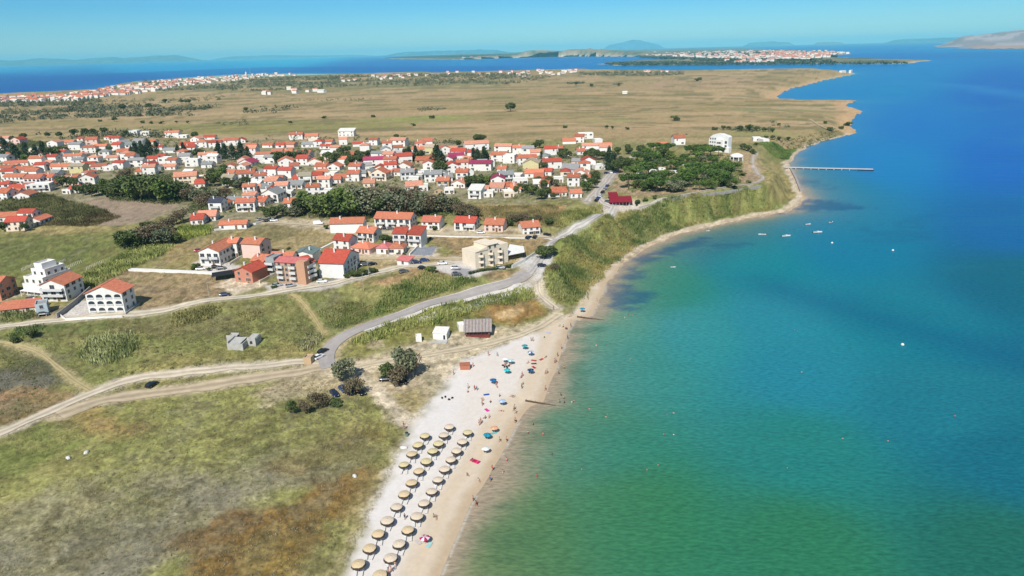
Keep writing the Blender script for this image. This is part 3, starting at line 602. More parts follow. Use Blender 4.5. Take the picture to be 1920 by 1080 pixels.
def make_house(name, loc, rz, w, d, h, roof='gx', rc='O', wc='w', st=2, lod=1, pitch=.36, over=.45, wins='fr', arches=None, chim=True, balc=None, dark_side=None):
    root = empty(name, loc, rz); W_ = MB(); b = -1.5
    rh = 0
    if roof in ('gx', 'gy'):
        span = d if roof == 'gx' else w; rh = span/2*pitch*2*.5*1.15
        if roof == 'gx':
            W_.add([(-w/2,0,b),(w/2,0,b),(w/2,d,b),(-w/2,d,b),(-w/2,0,h),(w/2,0,h),(w/2,d,h),(-w/2,d,h),(-w/2,d/2,h+rh),(w/2,d/2,h+rh)],
                   [(0,3,2,1),(0,1,5,4),(2,3,7,6),(1,2,6,9,5),(3,0,4,8,7),(4,5,9,8),(6,7,8,9)])
        else:
            W_.add([(-w/2,0,b),(w/2,0,b),(w/2,d,b),(-w/2,d,b),(-w/2,0,h),(w/2,0,h),(w/2,d,h),(-w/2,d,h),(0,0,h+rh),(0,d,h+rh)],
                   [(0,3,2,1),(0,1,5,8,4),(2,3,7,9,6),(1,2,6,5),(3,0,4,7),(5,6,9,8),(7,4,8,9)])
    elif roof == 'hip':
        rh = min(w, d)/2*pitch*1.15; W_.box(-w/2, w/2, 0, d, b, h)
    elif roof == 'mono':
        rh = d*pitch*.6; W_.add([(-w/2,0,b),(w/2,0,b),(w/2,d,b),(-w/2,d,b),(-w/2,0,h),(w/2,0,h),(w/2,d,h+rh),(-w/2,d,h+rh)], [(0,3,2,1),(0,1,5,4),(1,2,6,5),(2,3,7,6),(3,0,4,7),(4,5,6,7)])
    else:
        W_.box(-w/2, w/2, 0, d, b, h)
        for q in ((-w/2, w/2, -.0, .2), (-w/2, w/2, d-.2, d), (-w/2, -w/2+.2, .2, d-.2), (w/2-.2, w/2, .2, d-.2)): W_.box(*q, h, h+.6)
    W_.build('wall', WM[wc], root)
    R_ = MB(); o = over; T = .18; k = o*rh/(d/2 if roof == 'gx' else max(w/2, 1)); e = .05
    if roof == 'gx':
        z0 = h-o*rh/(d/2)+T; z1 = h+rh+T
        R_.slab([(-w/2-o,-o,z0),(w/2+o,-o,z0),(w/2+o,d/2,z1),(-w/2-o,d/2,z1)], T+e); R_.slab([(w/2+o,d+o,z0),(-w/2-o,d+o,z0),(-w/2-o,d/2,z1),(w/2+o,d/2,z1)], T+e)
        if lod: R_.box(-w/2-o, w/2+o, d/2-.14, d/2+.14, z1-.05, z1+.1)
    elif roof == 'gy':
        z0 = h-o*rh/(w/2)+T; z1 = h+rh+T
        R_.slab([(w/2+o,-o,z0),(w/2+o,d+o,z0),(0,d+o,z1),(0,-o,z1)], T+e); R_.slab([(-w/2-o,d+o,z0),(-w/2-o,-o,z0),(0,-o,z1),(0,d+o,z1)], T+e)
        if lod: R_.box(-.14, .14, -o, d+o, z1-.05, z1+.1)
    elif roof == 'hip':
        a = min(w, d)/2; z0 = h+T*.3; z1 = h+rh+T
        c = [(-w/2-o,-o,z0),(w/2+o,-o,z0),(w/2+o,d+o,z0),(-w/2-o,d+o,z0)]
        r1, r2 = ((-w/2+a, d/2, z1), (w/2-a, d/2, z1)) if w >= d else ((0, a, z1), (0, d-a, z1))
        if w >= d: R_.add(c+[r1, r2], [(0,1,5,4),(1,2,5),(2,3,4,5),(3,0,4),(3,2,1,0)])
        else: R_.add(c+[r1, r2], [(0,1,4),(1,2,5,4),(2,3,5),(3,0,4,5),(3,2,1,0)])
    elif roof == 'mono':
        sl = rh/d; R_.slab([(-w/2-o,-o,h-o*sl+T),(w/2+o,-o,h-o*sl+T),(w/2+o,d+o,h+rh+o*sl+T),(-w/2-o,d+o,h+rh+o*sl+T)], T+e)
    else: R_.box(-w/2+.2, w/2-.2, .2, d-.2, h+.01, h+.12)
    ro = R_.build('roof', RM[rc], root)
    if chim and roof in ('gx', 'gy', 'hip'):
        cx = random.uniform(-.3, .3)*w; cy = d*random.uniform(.3, .45); C_ = MB(); C_.box(cx-.3, cx+.3, cy-.3, cy+.3, h, h+rh+.9, 0); C_.box(cx-.4, cx+.4, cy-.4, cy+.4, h+rh+.9, h+rh+1.05, 0); C_.build('chimney', WM['w'], ro)
    sh = h/st
    for side in wins:
        L = w if side in 'fb' else d
        n = max(1, int(L/(3.1 if lod else 4.5)))
        for k_ in range(st):
            for i in range(n):
                if random.random() < (.08 if lod else .35): continue
                t = (i+.5)/n; z = k_*sh+sh*.34
                if side == 'f' and balc and k_ > 0 and balc != 'none': put('window', WIND, root, side, w, d, t, k_*sh+.12)
                else: put('window', WIN if random.random() < .75 or n > 5 else WINW, root, side, w, d, t, z)
        if side == 'f' and lod: put('door', DOORM, root, side, w, d, min(.92, .5/n+.5), .05)
    if balc and balc != 'none':
        for k_ in range(1, st):
            for (t, bw) in balc: balcony(root, 'f', w, d, t, k_*sh+.05, bw*w)
    return root, rh
def front_pose(fl, fr, br=None):
    A = at1(*fl); B = at1(*fr); v = B[:2]-A[:2]; w = np.linalg.norm(v); rz = math.atan2(v[1], v[0]); mid = (A+B)/2; z = min(A[2], B[2])
    d = None
    if br is not None:
        C = at1(*br); u = C[:2]-B[:2]; d = float(np.linalg.norm(u)); a2 = math.atan2(u[1], u[0])-math.pi/2; rz = (rz*w+a2*d)/(w+d); mid = np.append(B[:2]-np.array([math.cos(rz), math.sin(rz)])*w/2, 0)
    return (mid[0], mid[1], z), rz, w, d
def hero(fl, fr, depth, hpx, label, **k):
    loc, rz, w, d = front_pose(fl, fr, depth if isinstance(depth, tuple) else None)
    d = d if d else depth; h = hpx/ppm(loc)[1]
    root, rh = make_house(k.pop('name', 'house'), loc, rz, w, d, h, **k)
    if label: tag(root, label, k.get('cat', 'house'))
    return root, w, d, h, rh
GH = 'houses of the seaside village'
def H_(fl, fr, depth, hpx, label, cat='house', group=None, **k):
    r = hero(fl, fr, depth, hpx, None, **k); tag(r[0], label, cat, group); return r
# --- arched white building by the lower track
r, w_, d_, h_, rh_ = H_((174,583), (235,586), (247,571), 37, 'white three storey block with rows of arches and orange roof beside the track', roof='gy', rc='O', st=3, wins='r', chim=False, over=.5, wc='w')
aw = w_/4.6
for k_ in range(3):
    for i in range(4):
        m = MB(); n = 8; pts = [(-aw*.40, 0), (aw*.40, 0)]+[(aw*.40*math.cos(math.pi*j/n), h_/3*.36+h_/3*.26*math.sin(math.pi*j/n)) for j in range(n+1)]
        m.slab([(x_, -.04, z_) for x_, z_ in pts], .12, 0); m.box(-aw*.44, aw*.44, -.22, -.05, -.12, h_/3*.16, 1)
        m.build('arched_opening', [GLASS, RAIL], r, loc=(-w_/2+w_*(i+.5)/4, 0, k_*h_/3+h_/3*.18))
# --- stepped bare white building with terraces
loc, rz, w_, _ = front_pose((47,552), (86,556)); hh = 1/ppm(loc)[1]; r = empty('unfinished_house', loc, rz); r['label'] = 'tall unfinished white house of stacked stepped terraces left of the orange roofed wing'; r['category'] = 'house'
for i, (x0, x1, y0, y1, z0, z1) in enumerate(((-.5,.5,0,1,-.1,18),(-.5,.42,.08,1,18,30),(-.32,.34,.25,.9,30,42),(-.28,.1,.35,.8,42,50))):
    m = MB(); D = w_*1.25; a, b_, c, e = x0*w_, x1*w_, y0*D, y1*D; m.box(a, b_, c, e, z0*hh if i else -1.5, z1*hh)
    for q in ((a, b_, c, c+.15), (a, b_, e-.15, e), (a, a+.15, c+.15, e-.15), (b_-.15, b_, c+.15, e-.15)): m.box(*q, z1*hh, z1*hh+.7)
    fl_ = m.build('storey', WM['w'], r)
    if i < 3:
        for side, L, off_ in (('f', b_-a, (a, c)), ('r', e-c, (b_, c))):
            n = max(2, int(L/3))
            for j in range(n):
                t = (j+.5)/n; p = (off_[0]+L*t, off_[1], z0*hh+ (2.6 if i == 0 else 1.0)*(1 if i else .4)) if side == 'f' else (off_[0], off_[1]+L*t, z0*hh+.9)
                link('window', WINW if i == 0 else WIN, fl_, p, 0 if side == 'f' else math.pi/2)
    if i == 0:
        for xx in (-.48, -.16, .16, .46): MB().cyl((xx*w_, -1.6, -1.5), (xx*w_, -1.6, 9*hh), .16, n=8).build('column', WM['w'], r)
        MB().box(-.5*w_, .5*w_, -1.8, -.01, 9*hh, 9*hh+.2).build('terrace', WM['w'], r)
r, w_, d_, h_, rh_ = H_((86,563), (127,565), (154,547), 31, 'white three storey house with orange roof joined to the stepped terrace house', roof='gy', rc='O', st=3, wins='fr', balc=((.5, .9),), chim=False)
H_((-24,560), (4,564), (22,549), 30, 'salmon red walled house with orange roof cut by the left edge', roof='gx', rc='O', wc='s', st=3, wins='fr')
H_((-2,590), (33,586), 6.0, 8, 'low long shed with orange roof at the left edge behind bushes', cat='shed', name='shed', roof='mono', rc='O', wc='c', st=1, wins='', chim=False, lod=0)
H_((37,588), (70,584), 6.0, 10, 'low shed with faded orange roof between the left edge shed and blue house', cat='shed', name='shed', roof='mono', rc='B', wc='c', st=1, wins='f', chim=False, lod=0)
H_((70,592), (92,588), 6.0, 18, 'small pale blue flat roofed house with a car parked in front', roof='flat', rc='G', wc='l', st=2, wins='fr', lod=0)
# --- the row of larger houses on the slope
H_((384,494), (414,498), (435,479), 26, 'white house with two long balconies and orange gable roof above the white forecourt', roof='gy', rc='O', st=2, wins='fr', balc=((.27,.42),(.75,.42)))
H_((430,483), (447,483), (459,474), 27, 'narrow white house with orange roof between the balcony house and the pink house', roof='gx', rc='O', st=3, wins='fr')
H_((459,482), (490,486), (506,475), 27, 'pale pink house with blank long wall and orange roof, dark balconies on its side', roof='gx', rc='O', wc='p', st=3, wins='r', dark_side=1)
H_((445,527), (475,531), (501,516), 21, 'salmon house with red roof and four dark windows facing the sandy yard', roof='gy', rc='R', wc='s', st=2, wins='f')
H_((474,512), (497,515), 9.0, 24, 'salmon rear wing with orange roof behind the red roofed salmon house', roof='gx', rc='O', wc='s', st=2, wins='r')
H_((501,515), (517,516), 7.0, 30, 'narrow white house front with grey green balconies left of the peach apartment block', roof='flat', rc='G', wc='g', st=3, wins='f', balc=((.5,.9),))
H_((507,506), (548,506), 10.0, 20, 'white house with broad orange roof behind the peach apartment block', roof='gx', rc='O', st=2, wins='f', lod=0)
H_((552,496), (588,496), 9.0, 20, 'white house with wide grey green roof behind the peach apartment block', roof='gy', rc='E', st=2, wins='f', pitch=.26)
r, w_, d_, h_, rh_ = H_((519,531), (573,533), (596,523), 39, 'four storey peach apartment block with pink tiled roof and stacked balconies', cat='apartment block', name='apartment_block', roof='gx', rc='P', wc='b', st=4, wins='f', pitch=.22, chim=False)
m = MB().box(w_/2*.55, w_/2+.9, -.7, 3.2, -1.5, h_+.8); m.build('stair_tower', mat('peach_plaster', tuple(alb(216,168,136)), rough=.9), r)
for k_ in range(1, 4):
    balcony(r, 'f', w_, d_, .17, k_*h_/4, 3.0); balcony(r, 'f', w_, d_, .62, k_*h_/4, 3.0); balcony(r, 'r', w_, d_, .5, k_*h_/4, 5.0); put('window', WIND, r, 'r', w_, d_, .4, k_*h_/4+.1); put('window', WIND, r, 'r', w_, d_, .65, k_*h_/4+.1)
H_((577,528), (594,524), 6.0, 34, 'narrow peach balcony block with small red roof right of the apartment block', roof='mono', rc='R', wc='b', st=4, wins='f', balc=((.5,.9),), chim=False)
H_((598,521), (646,522), (678,498), 27, 'large white house with wide orange red roof beside dark hedge and grey forecourt', roof='gx', rc='R', st=3, wins='r', pitch=.4)
hl = COL.objects
# front row by the upper track
H_((620,437), (682,437), 9.0, 18, 'long white house with orange roof at the left end of the upper row', roof='gx', rc='O', st=2, wins='r', pitch=.42)
H_((703,427), (770,430), 10.0, 18, 'long white terrace of three units with pale orange roof in the upper row', roof='gx', rc='O', st=2, wins='fr', balc=((.2,.2),(.5,.2),(.8,.2)), pitch=.42)
H_((791,430), (824,431), 9.0, 14, 'white house with pale orange roof and shrub by its wall, right of the terrace', roof='gx', rc='B', st=2, wins='f', pitch=.42)
H_((852,432), (890,433), 9.0, 15, 'white house with crimson red roof and glazed balcony corner in the upper row', roof='gx', rc='R', st=2, wins='fr', balc=((.75,.45),), pitch=.42)
H_((908,434), (943,435), 9.0, 13, 'pale pink house with orange roof, second from the right end of upper row', roof='gx', rc='O', wc='p', st=2, wins='f', pitch=.42)
H_((980,439), (1013,440), 9.0, 15, 'plain white house with orange roof at the right end of the upper row', roof='gx', rc='O', st=2, wins='f', pitch=.42)
H_((631,467), (655,471), (666,463), 19, 'white house with red roof left of the low pink house', roof='gx', rc='R', st=2, wins='f', pitch=.5)
H_((670,453), (701,455), (717,447), 17, 'white house with orange roof behind the low pink house', roof='gx', rc='O', st=2, wins='fr', balc=((.3,.5),), pitch=.45)
H_((738,461), (762,462), (767,456), 23, 'left twin white house with sloping crimson roof and dark balcony', group='twin houses with crimson roofs', roof='mono', rc='R', st=2, wins='f', balc=((.5,.94),), pitch=.5)
H_((765,463), (790,464), (804,456), 23, 'right twin white house with sloping crimson roof and dark balcony', group='twin houses with crimson roofs', roof='mono', rc='R', st=2, wins='f', balc=((.5,.94),), pitch=.5)
H_((658,474), (693,477), 8.0, 10, 'low pale pink bungalow with hipped orange roof by the middle track', roof='hip', rc='O', wc='p', st=1, wins='f', pitch=.5)
H_((706,476), (728,477), 8.0, 11, 'low white bungalow with pinkish roof right of the pink bungalow', roof='hip', rc='P', wc='w', st=1, wins='f', pitch=.5)
H_((727,476), (757,477), 8.0, 11, 'low white bungalow with orange hipped roof beside the grey paved court', roof='hip', rc='O', wc='w', st=1, wins='fr', pitch=.5)
H_((745,497), (766,498), 4.0, 10, 'small white kiosk with faded pink roof on the dry grass plot', cat='kiosk', name='kiosk', roof='mono', rc='P', wc='w', st=1, wins='f', chim=False, lod=0)
# cream hotel
loc, rz, w_, _ = front_pose((892,503), (953,491)); hh = 1/ppm(loc)[1]; r = empty('hotel', loc, rz); tag(r, 'cream four storey hotel with stepped roofline and pointed balconies beside the coast road', 'hotel')
D = 9.5; m = MB(); m.box(-w_/2, -w_*.14, 0, D, -2, 33*hh); m.box(-w_*.14, w_*.20, 0, D, -2, 40*hh); m.box(w_*.20, w_/2, 0, D, -2, 36*hh)
m.slab([(-w_/2, -.01, 33*hh+.01), (-w_*.14, -.01, 33*hh+.01), (-w_*.14, -.01, 39*hh)], -.3); m.build('wall', WM['c'], r)
MB().slab([(-w_*.14-.2, -.5, 40*hh+.2), (w_*.2+.2, -.5, 40*hh+.2), (w_*.2+.2, D+.2, 40*hh+.2), (-w_*.14-.2, D+.2, 40*hh+.2)], .18).build('roof', WM['c'], r)
for k_ in range(3):
    for t in (.18, .47, .76):
        link('window', WIN, r, (-w_/2+w_*t, 0, k_*10.6*hh+.9)); m = MB(); z = k_*10.6*hh+.4
        m.slab([(-1.6, 0, 0), (0, -1.5, 0), (1.6, 0, 0)], .12); m.slab([(-1.6, 0, 0), (0, -1.5, 0), (0, -1.5, .95), (-1.6, 0, .95)], .08); m.slab([(0, -1.5, 0), (1.6, 0, 0), (1.6, 0, .95), (0, -1.5, .95)], .08)
        m.build('balcony', WM['c'], r, loc=(-w_/2+w_*t, -.02, z))
for t in (.44, .6): link('window', WIN, r, (-w_/2+w_*t, 0, 33.5*hh))
for t in (.5, .82): link('window', WIN, r, (w_/2, D*t-1, 16*hh), math.pi/2)
p1 = polyw([(948,492),(984,486),(982,476),(956,470)]); g = height(p1); z = float(g.mean()); c0 = p1.mean(0)
r = empty('terrace_canopy', (c0[0], c0[1], z)); tag(r, 'white sloping canopy over the hotel terrace on dark posts', 'canopy')
q = [(a[0]-c0[0], a[1]-c0[1], hgt) for a, hgt in zip(p1, (3.0, 2.8, 3.4, 4.2))]; MB().slab(q, .15).build('roof', WM['w'], r)
for i in range(4):
    for s_ in (0, .5): a = p1[i]*(1-s_)+p1[(i+1) % 4]*s_-c0; a = a*.94; MB().cyl((a[0], a[1], -1), (a[0], a[1], 2.75), .09, n=6).build('post', DARK, r)
# crimson restaurant
r, w_, d_, h_, rh_ = H_((1148,384), (1180,386), 9.5, 9, 'restaurant with crimson roof and open shaded front beside the coast road', cat='restaurant', name='restaurant', roof='gx', rc='C', wc='w', st=1, wins='', pitch=.3, over=1.6, chim=False)
for i in range(6): MB().cyl((-w_/2+w_*i/5, -1.3, -1), (-w_/2+w_*i/5, -1.3, h_-.3), .1, n=6).build('post', FRAME, r)
MB().box(-w_/2+.4, w_/2-.4, -.06, -.01, .2, h_-.5).build('opening_shade', DARK, r)
H_((1143,374), (1158,374), 6.0, 5, 'low crimson roofed annexe attached behind the crimson restaurant', cat='annexe', name='annexe', roof='mono', rc='C', wc='w', st=1, wins='', chim=False, lod=0)
# white hotel on the headland
loc, rz, w_, _ = front_pose((1328,283), (1364,286)); hh = 1/ppm(loc)[1]; r = empty('hotel', loc, rz); tag(r, 'large bright white hotel with curved roofline on the headland behind the pines', 'hotel')
D = w_*.36; prof = [(-.5,22),(-.42,26),(-.3,29),(-.12,31),(.1,31),(.28,29),(.42,28),(.5,26)]; m = MB(); n = len(prof)
fr_ = [(x_*w_, 0, z_*hh) for x_, z_ in prof]; bk = [(x_*w_, D, z_*hh) for x_, z_ in prof]; vs = fr_+bk+[(-.5*w_, 0, -2), (.5*w_, 0, -2), (-.5*w_, D, -2), (.5*w_, D, -2)]
m.add(vs, [(2*n, 2*n+1)+tuple(range(n-1, -1, -1)), (2*n+3, 2*n+2)+tuple(range(n, 2*n)), (2*n+2, 2*n, 0, n), (2*n+1, 2*n+3, 2*n-1, n-1)]+[(i, i+1, n+i+1, n+i) for i in range(n-1)])
m.build('wall', WM['w'], r); MB().box(-w_*.08, w_*.22, -2.5, -.01, -2, 22*hh).build('front_bay', WM['w'], r); MB().box(w_*.22, w_*.62, -2, D*.4, -2, 9*hh).build('side_wing', WM['w'], r)
for k_ in range(4):
    for t in (-.42, -.3, -.18): link('window', WIN, r, (t*w_, 0, (3+k_*6)*hh))
    if k_ < 3: link('window', WIND, r, (w_*.34 if k_ == 0 else w_*.38, -2 if k_ == 0 else 0, (1+k_*7)*hh)); link('window', WIN, r, (w_*.02, -2.5, (3+k_*6)*hh)); link('window', WINW, r, (w_*.13, -2.5, (3+k_*6)*hh))
a = at1(1381, 299); r = empty('pavilion', a); tag(r, 'white domed tent pavilion with open arches on the headland lawn', 'pavilion')
dmn = MB(); dmn.lathe([(5.4,2.3),(5.0,3.2),(3.9,4.1),(2.2,4.7),(.3,5.0)], 16); dmn.build('canopy', WM['w'], r, smooth=True)
for i in range(8): t = i*math.pi/4; MB().cyl((5.2*math.cos(t), 5.2*math.sin(t), -1), (5.2*math.cos(t), 5.2*math.sin(t), 2.4), .35, n=6).build('post', WM['w'], r)
MB().lathe([(5.0,0),(5.0,.15)], 16).build('floor', CONC, r)
# beach bar, white boxes, ruin and stone cube
r, w_, d_, h_, rh_ = H_((874,629), (918,631), 8.0, 13, 'beach bar hut with grey corrugated roof and dark red open front', cat='beach hut', name='beach_hut', roof='gx', rc='G', wc='s', st=1, wins='', pitch=.55, over=.9, chim=False)
ROOFT = mat('corrugated_roof', tuple(alb(176,160,154)), rough=.7, var=.2, scale=.6); 
for o in r.children:
    if o.name.startswith('roof'):
        m = MB(); n = 17
        for i in range(n):
            x0 = -w_/2-.9+(w_+1.8)*i/n; x1 = x0+(w_+1.8)/n*.55; z0 = h_-.9*rh_/(d_/2)+.22; z1 = h_+rh_+.22
            m.slab([(x0,-.95,z0),(x1,-.95,z0),(x1,d_/2-.1,z1),(x0,d_/2-.1,z1)], .06, i % 2); m.slab([(x1,d_+.95,z0),(x0,d_+.95,z0),(x0,d_/2+.1,z1),(x1,d_/2+.1,z1)], .06, i % 2)
        m.build('roof_ribs', [ROOFT, mat('rusty_sheet', tuple(alb(150,124,116)), rough=.8, var=.3)], o)
MB().box(-w_/2+.3, w_/2-.3, -.06, -.02, .9, h_-.3).build('opening_shade', DARK, r); MB().box(-w_/2, w_/2, -1.2, -.1, .0, .95).build('counter', mat('dark_red_wood', (.16,.035,.03), rough=.8), r)
for i in range(7): MB().cyl((-w_/2+w_*i/6, -.8, 0), (-w_/2+w_*i/6, -.8, h_-.35), .09, n=6).build('post', mat('dark_red_wood', (.16,.035,.03)), r)
H_((861,622), (873,622), 4.0, 10, 'plain white storage cabin against the left end of the beach bar', cat='cabin', name='cabin', roof='flat', rc='W', st=1, wins='', chim=False, lod=0)
H_((812,636), (838,638), 5.0, 13, 'white concrete cabin with one dark door standing left of the beach bar', cat='cabin', name='cabin', roof='mono', rc='W', st=1, wins='', chim=False, lod=0, pitch=.12, over=.15)
lastc = [o for o in COL.objects if o.name.startswith('cabin')][-1]; MB().box(-.35, .35, -.05, .03, .3, 1.9).build('door', DARK, lastc, loc=(1.6, 0, 0)); MB().box(-3.2, 3.0, -3.2, -.3, -.4, .25).build('platform', CONC, lastc)
H_((780,641), (791,641), 2.2, 9, 'smallest white cube shaped hut left of the white concrete cabin', cat='hut', name='hut', roof='flat', rc='W', st=1, wins='', chim=False, lod=0)
r, w_, d_, h_, rh_ = H_((570,684), (584,684), 3.0, 11, 'small sand coloured stone block house at the track junction', cat='stone hut', name='stone_hut', roof='flat', rc='T', wc='t', st=1, wins='', chim=False, lod=0)
loc, rz, w_, _ = front_pose((427,656), (455,657)); r = empty('ruin', loc, rz); tag(r, 'roofless grey concrete ruin of broken walls in the scrub', 'ruin')
m = MB(); h = 3.0; W2 = w_/2
for q in ((-W2, W2*1.1, 0, .3), (-W2, -W2+.3, .3, 6), (W2*1.1-.3, W2*1.1, .3, 7.5), (-W2, W2*1.1, 6, 6.3), (W2*1.1, W2*2.2, 3.5, 3.8), (W2*2.2-.3, W2*2.2, 3.8, 8), (-W2*2.1, -W2, 5.5, 5.8), (-W2*2.1, -W2*2.1+.3, 5.8, 9), (-W2*2.1, -W2, 9, 9.3)): m.box(*q, -1.2, h*random.uniform(.7, 1.1))
m.build('wall', CONC, r); MB().slab([(-W2+.4, .4, 2.2), (W2*.7, .4, 2.3), (W2*.8, 5.4, 2.7), (-W2+.4, 5.6, 2.6)], .2).build('slab_roof', CONC, r)
MB().slab([(W2*1.2, 3.9, 2.9), (W2*2.1, 3.9, 2.8), (W2*2.15, 7.8, 3.0), (W2*1.2, 7.8, 3.1)], .2).build('slab_roof', CONC, r); MB().box(-.45, .45, -.05, .02, 0, 1.0).build('opening_shade', DARK, r, loc=(W2*1.6, 3.5, .9))
MB().slab([(-W2*2.1+.2, 5.9, 2.0), (-W2-.1, 5.9, 2.0), (-W2-.1, 9, 2.2), (-W2*2.1+.2, 9, 2.1)], .2).build('slab_roof', CONC, r)
print('heroes', len(bpy.data.objects))

# --- the village: (x, y of the foot of the front, width, roof, wall, roof form), in crops at four times
VA = '''395,185,84,O,w,gy|515,165,70,O,p,gx|600,138,44,R,w,gx|750,200,90,O,w,gx|860,155,92,R,w,gx|900,195,90,G,w,gy|1035,175,90,G,w,gx|560,205,100,G,w,gx|665,228,110,B,w,hip|925,240,90,O,w,gx|840,285,84,O,w,gx
700,305,84,O,w,hip|550,298,130,O,w,gx|975,300,72,O,w,gx|1020,330,110,G,w,gx|1140,295,80,R,w,gx|1245,355,140,O,w,gx|1100,368,80,R,w,gy|1185,360,60,G,g,gy|1290,112,110,O,w,gx|1365,116,70,W,w,flat|1400,188,100,R,w,gx
1510,188,84,O,w,hip|1615,192,92,R,w,gx|1740,172,100,O,w,gx|1880,196,80,O,w,gx|1275,228,110,G,w,gx|1562,286,132,O,w,gx|1385,296,84,G,w,gx|1745,270,120,O,w,hip|1840,326,112,M,w,gy|1810,352,70,O,w,gy|1720,406,74,O,w,gx
1845,440,130,O,w,gx|1705,470,92,T,w,gx|1898,436,84,G,w,gx|1395,460,160,O,c,gx|1500,440,90,W,c,flat|40,366,100,O,w,gx|120,326,170,B,w,gx|180,408,180,O,w,gx|300,364,76,R,w,gx|110,462,170,O,w,gx|340,466,130,O,w,gx|250,476,130,B,w,gx
450,356,180,O,w,gx|575,380,110,T,y,gx|660,338,96,R,w,gx|740,356,110,B,w,gx|812,360,80,W,w,flat|890,348,92,R,w,gx|520,450,100,B,w,gx|655,470,110,O,w,gy|595,466,80,O,w,gy|290,522,160,W,w,flat|140,524,130,R,w,gx|165,578,116,O,w,gy
25,584,90,O,w,gx|100,560,80,O,w,gx|30,518,84,R,w,gx|500,536,66,W,w,flat|385,306,90,R,w,gx|270,318,100,O,w,gx|60,745,120,O,w,gx|200,748,120,R,w,gx|125,812,140,R,c,gx|262,770,90,O,w,gy|1870,540,90,O,w,gx|1745,612,116,G,w,gx
1618,672,100,N,w,gx|1870,616,100,O,w,gx|1845,670,140,B,w,gx|1552,738,130,O,w,gx|1480,766,90,R,w,gx|1748,800,200,O,w,gx|1420,230,90,R,w,gx|1180,205,80,R,w,gx|1080,230,70,T,w,gx|60,420,90,R,w,gx|240,420,90,O,w,gx|400,410,70,G,w,gx
20,300,90,G,w,gx|330,265,70,R,w,gx|455,265,70,R,w,gx|590,330,80,G,w,gx|980,210,70,G,w,gx|1130,165,60,O,w,gx|1000,100,70,W,w,flat|1090,108,60,W,w,flat|1230,320,80,W,w,flat|1440,330,100,W,w,flat|1550,340,80,G,w,gx|1040,395,60,O,c,gx|1120,392,90,O,w,gx'''
VB = '''85,188,84,O,w,gx|245,186,90,O,p,gx|300,128,100,B,w,gx|412,122,104,O,c,gx|430,160,70,W,c,flat|180,190,64,R,w,gx|60,262,130,O,w,gx|40,306,110,W,w,flat|385,186,90,G,w,gx|515,198,82,R,w,gx|540,166,64,O,w,gx|656,166,60,O,w,gx
676,104,120,W,w,mono|770,180,84,R,w,gx|880,170,64,O,w,gx|818,186,60,W,w,flat|1062,178,120,O,w,gx|985,200,70,B,w,gx|1070,236,70,O,w,gx|1222,226,120,O,w,gx|1310,236,90,T,y,gx|1290,186,70,B,w,gx|1450,220,110,O,w,gx|1420,238,70,B,w,gy
1515,238,110,R,w,gx|1505,270,116,M,w,gx|1660,208,180,O,w,gx|1850,222,130,O,w,gx|1822,292,120,O,w,gx|1895,306,90,W,w,flat|885,330,150,M,w,gx|988,290,84,O,w,gx|1005,330,96,B,p,gx|1112,300,124,R,w,gx|1262,306,140,O,t,gx|1440,320,80,M,w,gy
1680,362,170,M,w,gx|1550,352,90,B,w,gx|1475,378,94,R,w,gy|1295,356,84,O,w,gy|1105,352,110,O,w,gy|1012,372,90,R,w,gx|1395,412,104,G,w,gy|1330,446,130,G,w,gx|1215,430,64,W,g,flat|1140,430,100,G,w,gx|1150,398,64,O,w,gx|805,352,130,G,w,gx
640,326,74,O,w,gx|580,356,100,O,w,gy|440,318,120,O,w,gy|345,320,84,R,w,gx|228,340,116,O,w,gy|190,300,64,O,w,gx|100,306,80,G,w,gx|108,404,100,R,w,gx|216,416,110,R,w,gx|430,426,130,R,p,gx|500,398,80,O,w,gx|480,356,96,O,w,gx
650,440,130,O,w,gx|730,440,90,O,w,gx|738,380,96,O,w,gx|920,436,140,O,c,gy|985,408,64,O,w,gx|848,486,84,O,c,gx|510,486,94,O,w,gx|370,456,90,T,w,gx|285,496,130,G,w,gx|195,536,90,O,w,gx|112,500,100,O,w,gx|36,458,90,O,w,gx
104,600,140,G,w,gy|120,530,80,R,w,gy|30,626,74,O,w,gx|250,636,84,O,w,gx|430,548,100,O,w,gx|1190,508,124,O,w,gx|1254,512,60,W,w,flat|1512,490,116,O,w,gy|1545,438,90,O,w,gx|1402,498,94,O,t,gx|1375,536,64,T,t,gy|1450,536,76,W,w,flat
1815,486,106,M,w,gy|1700,540,90,O,w,gx|1800,522,110,O,w,gx|1900,512,80,O,w,gx|1880,448,110,G,w,gx|1640,572,100,W,w,mono|1900,560,70,W,c,flat|1740,560,70,W,w,flat|960,270,60,G,w,gx|760,310,70,W,w,flat|330,250,60,O,w,gx|700,290,70,B,w,gx
560,410,70,W,w,flat|600,455,70,B,w,gx|790,410,70,G,w,gx|1180,455,80,W,w,flat|1050,400,70,B,w,gx|1250,395,70,W,w,flat|1440,440,70,G,w,gx|1600,400,70,W,w,flat|300,450,70,R,w,gx|160,460,60,B,w,gx|10,520,70,O,w,gx|520,545,70,W,w,flat|230,560,60,W,w,flat|1380,300,60,B,w,gx|1590,300,70,O,w,gx|1760,330,60,W,w,flat'''
